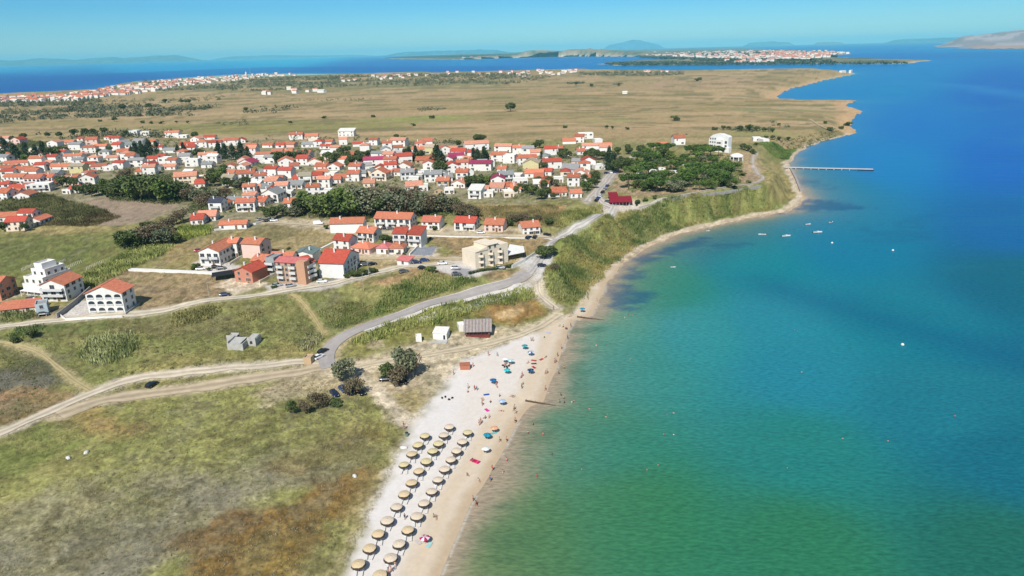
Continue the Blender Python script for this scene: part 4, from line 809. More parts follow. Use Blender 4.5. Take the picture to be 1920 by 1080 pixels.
VC = '''50,236,92,O,w,gx|120,246,90,G,w,gx|430,160,100,O,w,gx|505,150,70,O,w,gx|555,122,110,W,w,flat|330,238,100,O,w,gx|290,244,90,R,w,gx|595,220,140,O,w,gx|690,196,120,O,w,gx|700,232,90,O,w,gx|650,150,60,W,w,flat|118,318,140,O,w,gx
140,362,130,T,y,gy|305,346,140,R,w,gx|430,380,124,G,l,mono|575,342,104,R,w,gy|662,352,80,W,w,flat|515,412,120,O,w,gy|165,412,140,O,w,gx|66,464,110,W,w,flat|262,398,60,R,w,gx|460,478,92,O,w,gx|342,556,140,O,w,gx|482,564,84,O,w,gx
30,530,60,O,w,gx|240,486,70,O,w,gx|1132,192,84,O,w,gx|1258,166,84,O,w,gx|30,430,70,W,w,flat|350,450,70,W,w,flat|580,440,60,B,w,gx|400,250,60,W,w,flat|520,240,60,B,w,gx|30,300,60,B,w,gx|200,440,50,B,w,gx|1840,140,60,W,w,flat|1905,150,50,W,w,flat'''  # the pale blue wall here is a white house with blue shade in its colour
form_w = {'gx': '', 'gy': 'gable fronted ', 'hip': 'hip roofed ', 'flat': '', 'mono': 'long '}
vill = []
for off, txt in (((0,230), VA), ((480,230), VB), ((960,230), VC)):
    for e in txt.replace('\n', '|').split('|'):
        a = e.split(','); vill.append((off[0]+float(a[0])/4, off[1]+float(a[1])/4, float(a[2])/4, a[3], a[4], a[5]))
# smaller houses standing in the gaps of the rows
gap = [(8,268),(30,272),(60,292),(112,286),(150,296),(88,312),(22,318),(42,330),(70,322),(10,352),(160,330),(180,308),(196,296),(218,282),(236,300),(256,270),(270,288),(300,300),(322,312),(340,296),(366,270),(392,262),(420,270),(452,268),
 (470,290),(455,306),(432,318),(398,306),(470,330),(478,352),(494,330),(520,296),(540,290),(552,318),(572,300),(596,276),(612,300),(628,282),(650,300),(668,312),(684,284),(706,300),(724,286),(742,300),(756,322),(690,330),(712,322),
 (770,300),(790,280),(812,300),(830,290),(846,310),(862,300),(884,292),(904,312),(920,300),(940,324),(955,340),(925,345),(898,350),(870,340),(985,310),(1000,330),(1020,300),(1040,320),(1060,330),(1080,310),(1096,320),(1030,346),(1010,352),
 (975,285),(1005,292),(50,360),(90,352),(120,346),(140,362),(24,300),(4,284),(205,262),(172,272),(350,330),(375,352),(395,372),(412,392),(500,360),(478,376),(455,392),(438,352)]
for i, (gx, gy) in enumerate(gap):
    if min(math.hypot(gx-v[0], (gy-v[1])*1.6) for v in vill) < 8.5: continue
    vill.append((gx, gy, random.uniform(15, 22), random.choice('OOOORRBGGW'), random.choice('wwwwwcp'), random.choice(['gx', 'gx', 'gy', 'hip'])))
VP_ = np.array([(4,272),(200,258),(400,262),(640,268),(900,282),(1110,292),(1108,335),(1090,366),(960,366),(900,356),(800,345),(600,330),(560,345),(520,392),(470,402),(430,392),(440,345),(380,330),(200,318),(60,362),(4,366)], float)
rv = random.Random(4); tries = 0
while len(vill) < 262 and tries < 6000:
    tries += 1; q = (rv.uniform(0, 1120), rv.uniform(262, 400))
    if sdf(np.array([q]), VP_)[0] < 0 or min(math.hypot(q[0]-v[0], (q[1]-v[1])*1.7) for v in vill) < 10.5: continue
    vill.append((q[0], q[1], rv.uniform(14, 20), rv.choice('OOORBBGPT'), rv.choice('wwwwcp'), rv.choice(['gx', 'gy', 'hip', 'flat'])))
vill.sort(key=lambda v: v[1])
RM['O2'] = mat('roof_orange_pale', tuple(alb(220,156,132)), rough=.85, var=.25, scale=1.1, spec=.2, objrand=.16); RM['O3'] = mat('roof_orange_worn', tuple(alb(196,118,92)), rough=.9, var=.35, scale=.9, spec=.15, objrand=.16)
vp = at([v[0] for v in vill], [v[1] for v in vill]); PLACED = []
for (x_, y_, wp, rc, wc, form), p in zip(vill, vp):
    if form in ('flat',): rc = 'W' if rc not in 'GT' else rc
    s = ppm(p)[0]; w = min(max(wp/s, 6.5), 24); d = random.uniform(7, 10.5) if form != 'gy' else random.uniform(9, 12); st = 2 if (w > 8 and random.random() < .62) else 1
    if form == 'gy': w = min(w, 12)
    h = (2.7*st+.2)*random.uniform(.95, 1.1); rz = math.radians(random.choice([-14, -9, -5, 0, 4, 8, 13]))
    near = y_ > 335
    root, rh = make_house('house', (p[0], p[1], p[2]-.1), rz, w, d, h, roof=form, rc=(random.choice(['O', 'O2', 'O3']) if rc == 'O' else rc), wc=wc, st=st, lod=0 if not near else 1, wins='f' if y_ < 300 else 'fr', chim=random.random() < (.5 if near else .25), pitch=random.uniform(.36, .46),
                          balc=((.5, .7),) if (near and st == 2 and random.random() < .4) else None, over=.4)
    PLACED.append((p[0], p[1], max(w, d)))
    size = ('small ' if w < 8.5 else 'large ' if w > 13 else '')
    rf = {'flat': 'flat roofed', 'mono': roofw[rc]+' sloped roof'}.get(form)
    desc = f"{size}{wallw[wc]} {form_w[form] if form in ('gy',) else ''}house with {roofw[rc]+' roof' if form != 'flat' else 'flat roof'}"
    reg(root, desc, x_, y_, 'house', GH)
print('village', len(vill), len(bpy.data.objects))

# far towns: past three hundred houses, so one object
def scatter_px(polys, n):
    out = []
    for pl, k in polys:
        a = np.array(pl, float); lo = a.min(0); hi = a.max(0); c = 0; tries = 0
        while c < k and tries < k*60:
            tries += 1; q = np.array([[RNG.uniform(lo[0], hi[0]), RNG.uniform(lo[1], hi[1])]])
            if sdf(q, a)[0] > 0: out.append(q[0]); c += 1
    return np.array(out)
TOWN = [([(-20,190),(0,183),(60,181),(160,178),(160,190),(60,193),(-20,194)], 110), ([(100,184),(170,172),(215,162),(290,154),(330,150),(330,164),(270,175),(180,184),(110,190)], 210),
        ([(300,152),(360,148),(440,142),(475,141),(475,148),(400,155),(320,165)], 120), ([(470,140),(560,138),(560,142),(470,146)], 26), ([(640,146),(720,142),(820,136),(820,142),(740,152),(640,156)], 22), ([(820,136),(960,134),(1080,132),(1080,138),(960,142),(820,140)], 26),
        ([(960,134),(1060,132),(1060,140),(970,148)], 18), ([(530,168),(610,168),(610,174),(530,176)], 5), ([(1205,134),(1260,134),(1260,136),(1205,136)], 6), ([(480,174),(506,174),(506,178),(480,178)], 5)]
ISLT = [([(1080,104),(1200,104),(1280,106),(1290,100),(1200,98),(1120,100)], 130), ([(1250,104),(1310,108),(1400,112),(1500,112),(1560,108),(1545,103),(1595,100),(1540,96),(1400,95),(1290,98)], 520), ([(860,110),(960,107),(1080,105),(1080,102),(960,105),(860,108)], 60), ([(1440,106),(1560,106),(1540,98),(1440,96)], 160), ([(1360,113),(1450,113),(1450,118),(1380,118)], 20)]
def town_mesh(pts, zoff, big):
    V = []; F = []; M = []
    for i, p in enumerate(pts):
        w = random.uniform(9, 16)*big; d = random.uniform(8, 12)*big; h = random.uniform(4, 8)*big; a = random.uniform(-.5, .5); ca, sa = math.cos(a), math.sin(a); z = p[2]+zoff; b = len(V)
        for (x_, y_, zz) in ((-w/2,0,-2),(w/2,0,-2),(w/2,d,-2),(-w/2,d,-2),(-w/2,0,h),(w/2,0,h),(w/2,d,h),(-w/2,d,h),(-w/2-.3,-.4,h),(w/2+.3,-.4,h),(w/2+.3,d+.4,h),(-w/2-.3,d+.4,h),(-w/2-.3,d/2,h+d*.22),(w/2+.3,d/2,h+d*.22)):
            V.append((p[0]+x_*ca-y_*sa, p[1]+x_*sa+y_*ca, z+zz))
        r = random.random(); rm = 1 if r < .62 else 2 if r < .8 else 3
        for f, m in (((0,1,5,4),0),((1,2,6,5),0),((2,3,7,6),0),((3,0,4,7),0),((8,9,13,12),rm),((10,11,12,13),rm),((9,10,13),0),((11,8,12),0)): F.append(tuple(b+k for k in f)); M.append(m)
    me = bpy.data.meshes.new('town_houses'); me.from_pydata(V, [], F)
    for m in (WM['w'], RM['O'], RM['B'], WM['c']): me.materials.append(m)
    me.polygons.foreach_set('material_index', M); me.update(); return me
tp = scatter_px(TOWN, 0); tw = at(tp[:, 0], tp[:, 1]); ip = scatter_px(ISLT, 0); iw = plane(ip[:, 0], ip[:, 1], 9.0); iw = np.column_stack([iw, np.full(len(iw), 9.0)])
me1 = town_mesh(list(map(tuple, tw)), -.2, 1.0); bm1 = town_mesh(list(map(tuple, iw)), -1, 1.8)
import bmesh
bmm = bmesh.new(); bmm.from_mesh(me1); bmm.from_mesh(bm1); bmm.to_mesh(me1); bmm.free()
tag(link('town_houses', me1), kind='stuff')
# tall marks of the far towns
for (x_, y_, hpx, nm, lb, cat) in ((470,144,14,'antenna_mast','thin red and white antenna mast above the far left town','mast'), (462,144,9,'church_tower','white pointed church tower in the far left town','church tower'), (1368,100,7,'church_tower','tiny pale church tower above the island town','church tower')):
    p = at1(x_, y_) if x_ < 1000 else np.append(plane(x_, y_, 9)[0], 9.0); s = ppm(p)[1]; H = hpx/s; r = empty(nm, p); tag(r, lb, cat)
    if 'mast' in nm:
        for i in range(5): MB().cyl((0, 0, H*i/5), (0, 0, H*(i+1)/5), .9-.1*i, n=6).build('mast_section', RM['R'] if i % 2 else WM['w'], r)
    else: MB().box(-3, 3, -3, 3, -1, H*.7).build('tower', WM['w'], r); MB().lathe([(4, 0), (.1, H*.35)], 4, c=(0, 0, H*.7)).build('spire', WM['w'], r)
for x_, y_, wp, lb in ((1593,134,6,'pale'),(1600,135,3,'pale')): pass
H_((1578,136.5), (1586,136.5), 8, 4, 'tiny white house nearer the middle of the far sandy point', roof='flat', rc='W', st=1, wins='', lod=0, chim=False)
H_((1595,136.8), (1598,136.8), 6, 5, 'tiny white tower house out on the tip of the far sandy point', roof='flat', rc='W', st=1, wins='', lod=0, chim=False)
H_((1167,176), (1176,176), 8, 3, 'lone small white building in the middle of the dry plain', roof='mono', rc='W', st=1, wins='', lod=0, chim=False)
H_((595,174), (607,174), 10, 4, 'lone white building at the near edge of the far trees', roof='gx', rc='W', st=1, wins='', lod=0, chim=False)
# ================================================================ VEGETATION
LEAF = mat('leaves', (1, 1, 1), rough=.75, var=.22, scale=.35, spec=.2, attr=True, objrand=.14, bump=0)
REEDM = mat('reed_leaves', (1, 1, 1), rough=.8, var=.12, scale=.15, spec=.15, attr=True)
BARK = mat('bark', (.11,.085,.065), rough=.95, var=.3, scale=3)
def leaf_cloud(centres, size, cols, flat=.0, rng=RNG):
    n = len(centres); a = rng.normal(size=(n, 3)); a[:, 2] *= (1-flat); a /= np.linalg.norm(a, axis=1)[:, None]; t = rng.normal(size=(n, 3)); b = np.cross(a, t); b /= np.linalg.norm(b, axis=1)[:, None]; c = np.cross(a, b)
    s = (size*rng.uniform(.6, 1.4, n))[:, None]; b *= s*.5; c *= s*.5*.7
    V = np.stack([centres-b, centres-c, centres+b, centres+c], 1).reshape(-1, 3); F = np.arange(4*n).reshape(n, 4)
    return V, F, np.repeat(cols, 4, axis=0)
def crown_mesh(name, seed, lobes, R, H, leaf, n, base, c1, c2, shape='round'):
    """leaf faces spread through several uneven clumps"""
    rng = np.random.default_rng(seed); L = []
    for i in range(lobes):
        if shape == 'cone': t = rng.uniform(0, 1); z = base+t*H; rr = R*(1-t)*.65; an = rng.uniform(0, 6.28); L.append((rr*math.cos(an), rr*math.sin(an), z, R*(.28+.5*(1-t)), R*.5))
        elif shape == 'umbrella': an = rng.uniform(0, 6.28); q = math.sqrt(rng.uniform(0, 1))*R*.75; L.append((q*math.cos(an), q*math.sin(an), base+H*rng.uniform(.55, .9), R*.38, H*.22))
        elif shape == 'column': t = rng.uniform(0, 1); L.append((rng.normal()*R*.15, rng.normal()*R*.15, base+t*H, R*(1.05-.75*t), H*.16))
        else:
            an = rng.uniform(0, 6.28); q = rng.uniform(0, 1)**.6*R*.62; ph = rng.uniform(0, 1); L.append((q*math.cos(an), q*math.sin(an), base+H*(.25+.5*ph), R*rng.uniform(.34, .52), H*rng.uniform(.2, .3)))
    L = np.array(L); k = rng.integers(0, lobes, n); u = rng.normal(size=(n, 3)); u /= np.linalg.norm(u, axis=1)[:, None]; rad = rng.uniform(.55, 1.08, n)**.7
    C = np.column_stack([L[k, 0]+u[:, 0]*rad*L[k, 3], L[k, 1]+u[:, 1]*rad*L[k, 3], L[k, 2]+u[:, 2]*rad*L[k, 4]])
    lobe_t = rng.uniform(0, 1, lobes)[k]; m = np.clip(.6*lobe_t+.4*rng.uniform(0, 1, n), 0, 1)[:, None]; col = alb(*c1)[None]*(1-m)+alb(*c2)[None]*m; col *= rng.uniform(.75, 1.25, n)[:, None]
    V, F, C2 = leaf_cloud(C, leaf, col, rng=rng); return mesh_np(name, V, F, [LEAF], C2)
def trunk_mesh(seed, H, r, R, limbs=4):
    rng = random.Random(seed); m = MB(); lean = (rng.uniform(-.3, .3), rng.uniform(-.3, .3)); top = (lean[0], lean[1], H*.55)
    m.cyl((0, 0, -.6), top, r, r*.6, 8)
    for i in range(limbs): a = i*6.28/limbs+rng.uniform(-.4, .4); m.cyl(top, (top[0]+R*.55*math.cos(a), top[1]+R*.55*math.sin(a), H*rng.uniform(.75, .95)), r*.5, r*.15, 5)
    return m.me('trunk', [BARK])
KINDS = {}
def kind(key, name, desc, crowns, trunks): KINDS[key] = (name, desc, crowns, trunks)
kind('b', 'broadleaf_tree', 'round dark green tree', [crown_mesh('crown', s, 9, 3.2, 5.5, .62, 1500, 1.3, (66,82,50), (120,134,80)) for s in (1, 2, 3)], [trunk_mesh(s, 5, .22, 3) for s in (1, 2, 3)])
kind('o', 'olive_tree', 'grey green olive tree', [crown_mesh('crown', s, 9, 3.0, 4.4, .55, 1300, 1.0, (98,108,84), (150,154,122)) for s in (4, 5)], [trunk_mesh(s, 4, .25, 3) for s in (4, 5)])
kind('p', 'pine_tree', 'green umbrella pine', [crown_mesh('crown', s, 9, 3.8, 5.0, .6, 1500, 1.8, (66,96,48), (126,152,76), 'umbrella') for s in (6, 7)], [trunk_mesh(s, 6.5, .24, 3.4) for s in (6, 7)])
kind('c', 'cypress_tree', 'dark columnar conifer', [crown_mesh('crown', s, 12, 1.5, 8.5, .5, 1200, .4, (44,64,46), (84,104,66), 'column') for s in (8, 9)], [trunk_mesh(s, 5, .2, .6, 2) for s in (8, 9)])
kind('d', 'conifer_tree', 'dark spreading conifer', [crown_mesh('crown', s, 16, 3.2, 9.0, .6, 1700, .8, (40,60,46), (80,102,70), 'cone') for s in (10, 11)], [trunk_mesh(s, 7, .28, 1.5, 3) for s in (10, 11)])
kind('s', 'shrub', 'low dark green shrub', [crown_mesh('crown', s, 6, 1.8, 2.2, .42, 700, .1, (74,92,58), (124,138,84)) for s in (12, 13)], [trunk_mesh(s, 1.6, .08, 1.2, 3) for s in (12, 13)])
kind('w', 'tamarisk_tree', 'thin brownish tamarisk tree', [crown_mesh('crown', s, 10, 2.8, 5.0, .42, 1300, .6, (112,98,82), (150,138,108)) for s in (14, 15)], [trunk_mesh(s, 4.5, .16, 2.6, 6) for s in (14, 15)])
kind('g', 'poplar_tree', 'bright green leafy tree', [crown_mesh('crown', s, 9, 3.2, 5.6, .6, 1400, 1.2, (84,110,56), (140,158,84)) for s in (16, 17)], [trunk_mesh(s, 5, .2, 3) for s in (16, 17)])
KH = {'b': 7.0, 'o': 5.4, 'p': 7.0, 'c': 9.0, 'd': 10, 's': 2.4, 'w': 5.6, 'g': 7.0}
first = {}
NT = [0]
def tree(key, x_, y_, hpx, zone=None, wide=1.0, group='trees around the village', p=None):
    p = at1(x_, y_) if p is None else p; s = ppm(p)[1]; hgt = hpx/s; k = hgt/KH[key]; name, desc, cr, tk = KINDS[key]; j = NT[0] % len(cr); NT[0] += 1
    r = empty(name, (p[0], p[1], p[2]-.05), random.uniform(0, 6.28)); r.scale = (k*wide, k*wide, k)
    link('crown', cr[j], r); link('trunk', tk[j], r)
    reg(r, desc if zone is None else desc, x_, y_, 'shrub' if key == 's' else 'tree', group, zone); return r
GJ = 'trees by the beach parking'
for a in [('o',646,716,42,1.0),('w',664,742,40,1.0),('o',762,708,58,.8),('w',748,722,44,1.0),('w',776,708,46,.7),('b',728,712,36,.95),('w',690,0,0,1)][:6]: tree(a[0], a[1], a[2], a[3], 'by the beach parking', a[4], GJ)
for a in [('b',551,776,34,.8),('w',572,776,32,.9),('w',592,768,36,.85),('w',608,762,28,1.0),('s',630,760,13,1.3)]: tree(a[0], a[1], a[2], a[3], 'in the bush clump on the dirt parking', a[4], GJ)
# dark trees and thickets
TREES = '''d,14,292,26|d,30,300,28|d,52,298,26|d,70,300,24|d,84,296,26|b,100,298,22|b,112,294,20|b,126,290,16|g,48,302,14|d,8,280,20|b,26,268,14|b,46,264,14|b,90,258,10|b,112,258,12|b,140,256,14|b,160,254,14|b,178,254,14|b,196,252,13|b,236,256,12
d,256,294,24|d,268,296,26|d,282,294,28|c,296,294,26|d,248,292,16|d,346,294,22|c,334,290,20|b,358,298,16|b,370,296,18|b,384,296,16|d,412,296,26|d,424,298,24|d,438,300,26|d,454,300,28|d,466,300,22|b,364,262,16|b,336,256,10|g,160,286,10|b,190,292,14|b,206,286,12
b,516,304,20|b,528,306,24|b,542,304,20|b,556,302,18|o,570,300,18|g,600,308,16|b,618,306,22|b,634,310,26|b,648,306,22|b,662,312,22|b,678,308,20|b,690,298,16|o,702,296,14|b,640,290,16|b,652,288,14|g,660,320,14|g,652,312,12|b,672,300,18
d,768,302,24|d,780,300,22|b,790,300,18|b,760,290,12|b,824,330,30|d,820,312,34|d,828,316,30|g,826,322,22|b,756,268,12|b,744,262,11|b,862,276,14|b,896,270,18|b,904,268,16|d,888,304,22|d,896,306,24|d,908,306,26|c,914,304,22|g,860,314,16|g,872,312,16|b,884,352,24|b,896,354,26|g,906,350,24|b,916,348,20|g,880,346,18|b,930,340,16
b,1004,280,14|b,1012,278,16|c,1015,304,18|b,1048,298,16|b,1056,296,18|b,1064,298,16|b,1098,300,18|b,1108,298,20|b,1118,300,20|b,1128,298,16|d,1140,318,30|d,1150,320,30|b,1160,324,26|b,1166,316,22|b,1172,318,20|d,1142,300,22|b,1158,290,14|b,1176,282,12|b,1180,290,16|b,1020,318,14|b,1030,348,18|b,1018,352,16|o,1044,350,14|b,1010,346,16
b,978,360,18|b,990,364,20|b,1000,366,20|b,1016,374,22|b,1024,370,20|b,968,362,14|b,1038,374,14|g,1100,358,20|b,1110,354,22|b,1120,344,22|b,1116,338,18|b,1096,340,14|g,1076,308,12
b,232,368,38|b,244,374,44|g,256,376,44|b,268,378,48|b,282,378,50|b,296,380,48|g,310,380,44|b,322,378,40|b,334,374,36|o,346,372,30|w,356,378,26|b,214,372,30|b,200,370,24|b,186,366,22|b,172,370,26|b,160,366,20|b,140,352,20|b,126,348,18|b,118,352,22|b,146,364,18|g,196,352,18|w,228,336,16|w,242,334,18|g,270,340,14
b,398,350,26|g,406,342,22|g,414,338,24|b,400,334,18|b,420,324,16|b,428,352,22|b,440,354,18|o,450,356,18|w,424,372,20|w,408,376,24|o,394,384,26|w,382,388,26|o,370,380,22|b,462,348,18|b,388,368,20
b,566,404,34|g,580,400,40|g,594,402,42|b,606,408,40|g,620,408,50|b,634,408,50|g,646,406,56|g,660,408,54|o,674,406,54|w,688,406,50|o,702,406,48|b,716,408,46|w,730,404,48|o,744,406,46|w,758,406,44|w,772,404,44|o,786,404,42|w,800,404,38|w,812,402,36|o,826,400,34|w,838,400,30|b,850,392,22|w,862,404,26|w,876,408,26|w,890,412,26|b,602,392,30|g,630,388,34|w,668,384,34|o,700,382,30|w,740,378,28|w,780,376,26|b,726,392,22
b,508,412,24|b,520,408,22|o,532,402,20|b,544,406,18|o,554,408,22|b,498,404,16
w,962,420,20|w,974,418,18|w,986,416,18|b,996,420,16|b,1030,424,16|w,1008,416,14|b,958,424,14|b,1088,366,0
b,238,468,36|b,252,466,36|g,228,464,24|o,266,464,34|w,280,462,40|w,296,458,36|o,308,460,30|w,320,454,26|b,330,456,22|w,300,440,26|w,318,434,26|w,332,420,24|b,270,430,14|b,284,428,14|w,344,414,22
b,8,434,18|b,48,434,16|b,64,412,10|s,366,504,10|b,370,506,13|b,392,508,8|s,460,514,6'''
for e in TREES.replace('\n', '|').split('|'):
    a = e.split(',')
    if float(a[3]) > 0: tree(a[0], float(a[1]), float(a[2]), float(a[3])*1.05, wide=1.15)
PINES = [(1196,352),(1178,348),(1186,334),(1206,344),(1216,354),(1228,358),(1240,352),(1252,350),(1262,356),(1246,338),(1232,340),(1218,330),(1270,342),(1284,346),(1296,340),(1308,350),(1320,344),(1332,350),(1342,344),(1354,348),(1366,342),(1376,346),
 (1300,326),(1314,328),(1328,326),(1340,330),(1354,328),(1364,330),(1286,320),(1270,318),(1254,312),(1240,308),(1226,312),(1214,304),(1230,296),(1246,292),(1262,296),(1278,300),(1292,304),(1306,306),(1320,304),(1334,306),(1210,292),(1196,300),(1180,308),
 (1224,284),(1240,282),(1290,288),(1306,288),(1322,290),(1336,292),(1200,318),(1196,286)]
rp = random.Random(2)
PINES += [(x_+rp.uniform(6, 12), y_+rp.uniform(-7, 7)) for x_, y_ in PINES[::2] if 1190 < x_ < 1366]
for i, (x_, y_) in enumerate(PINES): tree('p' if i % 4 else rp.choice('gbo'), x_+rp.uniform(-6, 6), y_+4+rp.uniform(-3.5, 3.5), (22 if y_ > 325 else 17)*rp.uniform(.75, 1.25), 'in the pine grove', 1.3, 'pines of the grove on the headland')
for a in [('p',1378,322,16),('b',1368,322,10),('b',1392,280,13),('b',1402,284,12),('s',1412,288,9),('b',1418,274,8),('b',1436,262,8),('b',1448,262,9),('b',1462,264,9),('b',1478,264,8),('b',1388,326,8),('s',1393,330,7),('s',1350,346,9),('s',1404,344,6),('b',1378,356,9),('b',1366,352,9)]: tree(a[0], a[1], a[2], a[3], 'on the headland by the white hotel', 1.3)
for a in [('b',1195,384,11),('c',1194,386,11),('s',1210,378,7),('s',1228,372,6),('b',1030,466,0)][:4]: tree(a[0], a[1], a[2], a[3], 'beside the crimson restaurant', 1.1)
for i, (x_, y_, h_) in enumerate([(658,520,14),(667,520,15),(677,518,15),(687,516,14),(697,513,12),(650,522,10),(704,511,9)]): tree('b', x_, y_, h_, 'in the dark hedge below the large white house', 1.5, 'bushes of the dark hedge')
for a in [('b',1018,486,22),('b',1030,482,24),('b',1012,474,16),('w',1040,506,13),('b',812,512,14),('g',803,510,12),('b',722,457,18),('b',732,456,14),('b',808,450,7),('b',815,432,9),('b',650,446,6),('s',540,468,5),('b',953,503,7),('s',955,470,8),('g',683,416,10),('b',612,430,9),('s',747,476,5),('s',758,478,5),('b',62,634,19),('s',30,640,12),('s',600,478,6),('s',514,540,6)]: tree(a[0], a[1], a[2], a[3], 'among the nearer houses', 1.35)
CVM = MB(); loft0 = [(-2.4,.5),(2.2,.5),(2.6,1.3),(2.0,2.4),(-2.2,2.4),(-2.6,1.4)]
CVM.add([(x_, -1.05, z_) for x_, z_ in loft0]+[(x_, 1.05, z_) for x_, z_ in loft0], [(0,1,2,3,4,5),(11,10,9,8,7,6)]+[(i, i+6, (i+1) % 6+6, (i+1) % 6) for i in range(6)])
CVB = CVM.me('body', [WM['w']]); CVW = MB().box(-.6, .6, -1.09, -1.0, 1.3, 1.9).me('window', [GLASS]); CVT = MB().cyl((0, -1.08, .35), (0, 1.08, .35), .34, n=10).me('wheel', [DARK])
for x_, y_ in [(1214,301),(1232,304),(1250,307),(1268,310),(1286,313),(1241,320),(1263,326),(1200,328),(1177,332),(1300,317),(1224,324),(1206,312),(1322,318),(1188,318)]:
    p = at1(x_, y_); r = empty('caravan', p, random.uniform(-.4, .4)); link('body', CVB, r); link('window', CVW, r); link('wheel', CVT, r); reg(r, 'small white caravan', x_, y_, 'caravan', 'caravans under the pines', 'in the pine grove')
# single bushes and trees of the plain
PLAIN = [('b',940,142+66,20),('b',215,228,9),('s',188,228,4),('s',268,231,5),('s',283,232,5),('s',303,232,5),('b',331,231,5),('b',352,232,6),('b',155,196,7),('b',310,194,9),('b',341,194,8),('b',349,194,8),('b',355,194,8),('b',280,205,12),('b',232,207,13),('b',462,210,9),('b',545,233,7),('s',608,222,5),('s',700,220,5),('s',775,236,5),('s',810,222,6),
 ('s',1266,226,9),('s',1340,244,6),('s',1306,152,5),('b',1080,160,7),('b',1160,162,7),('s',1110,162,5),('s',1312,150,5),('s',1060,240,5),('b',1138,241,7),('b',1148,242,6),('s',1176,243,5),('b',958,209,19),('b',1356,244,9),('b',1366,244,8),('b',1390,246,12),('b',1404,246,13),('b',1418,246,10),('b',1432,247,9),('b',1448,248,8),('b',1460,236,6),('s',1590,236,8),('s',1576,242,6),('s',1556,245,7),('s',1548,232,5)]
for a in PLAIN[1:]: tree(a[0], a[1], a[2], a[3], 'on the dry plain', 1.3, 'bushes scattered on the plain')
print('trees', len([1 for r_ in REG if r_[4] is not None or r_[3]]), len(bpy.data.objects))

# --- stuff: reeds, scrub, undergrowth, far woods
def poly_points(pl, spacing, jitter=.5, nz=0.0, world=False):
    w_ = polyw(pl); lo = w_.min(0); hi = w_.max(0); xs = np.arange(lo[0], hi[0], spacing); ys = np.arange(lo[1], hi[1], spacing)
    X, Y = np.meshgrid(xs, ys); Q = np.column_stack([X.ravel(), Y.ravel()])+RNG.uniform(-jitter, jitter, (X.size, 2))*spacing
    d = sdf(Q, w_)+(fbm(Q[:, 0], Q[:, 1], 8, 77, 2)-.5)*nz; return Q[d > 0]
def off_roads(Q, m=.8):
    k = np.ones(len(Q), bool)
    for rd, L in ROADW: k &= line_dist(Q, L) > rd[2]/2+(2.8 if rd[0] == 'road' else max(m, 1.3) if rd[0] == 'path' else m)
    for (x_, y_, w_) in PLACED: k &= np.hypot(Q[:, 0]-x_, Q[:, 1]-y_) > 4
    return Q[k]
def blades(name, jobs):
    VV = []; FF = []; CC = []; nb = 0
    for Q, hgt, per, spread, width, c1, c2, lean in jobs:
        if len(Q) == 0: continue
        n = len(Q); Z = height(Q); hh = hgt*(.55+.9*fbm(Q[:, 0], Q[:, 1], 5, 19, 2)); tone = fbm(Q[:, 0], Q[:, 1], 7, 29, 3); tone = sstep(.3, .7, tone)
        base = np.repeat(np.column_stack([Q, Z]), per, 0); N = n*per; base[:, :2] += RNG.normal(size=(N, 2))*spread
        h = np.repeat(hh, per)*RNG.uniform(.6, 1.2, N); a = RNG.uniform(0, 6.28, N); l = RNG.uniform(0, lean, N)*h; tip = base+np.column_stack([np.cos(a)*l, np.sin(a)*l, h])
        b = RNG.uniform(0, 6.28, N); sx = np.column_stack([np.cos(b), np.sin(b), b*0])*(width*RNG.uniform(.6, 1.4, N))[:, None]*.5
        mid = base*.45+tip*.55; mid[:, 2] += h*.12
        V = np.stack([base-sx*.6, mid-sx, tip, mid+sx], 1).reshape(-1, 3); t = np.clip(np.repeat(tone, per)*.75+RNG.uniform(0, .35, N), 0, 1)[:, None]
        c = (alb(*c1)[None]*(1-t)+alb(*c2)[None]*t)*RNG.uniform(.8, 1.2, N)[:, None]
        VV.append(V); FF.append(np.arange(4*N).reshape(N, 4)+nb); CC.append(np.repeat(c, 4, 0)); nb += 4*N
    o = link(name, mesh_np(name, np.vstack(VV), np.vstack(FF), [REEDM], np.vstack(CC))); tag(o, kind='stuff'); return o
G1, G2 = (82,108,54), (154,168,104)
BL = [(1022,510),(1062,446),(1092,432),(1135,402),(1200,388),(1280,370),(1340,362),(1400,354),(1425,352),(1440,372),(1452,390),(1440,397),(1400,398),(1320,415),(1240,440),(1190,466),(1150,496),(1112,540),(1080,565),(1050,570),(1018,538)]
bp_ = off_roads(poly_points(BL, 1.0, 1.0, nz=3)); 
mxb = fbm(bp_[:, 0], bp_[:, 1], 12, 33, 3)
jobs = [(bp_[mxb > .45], 1.8, 9, .8, .24, G1, (166,166,108), .5), (bp_[mxb <= .47][::2], 1.3, 8, .6, .3, (132,130,72), (180,164,104), .4)]
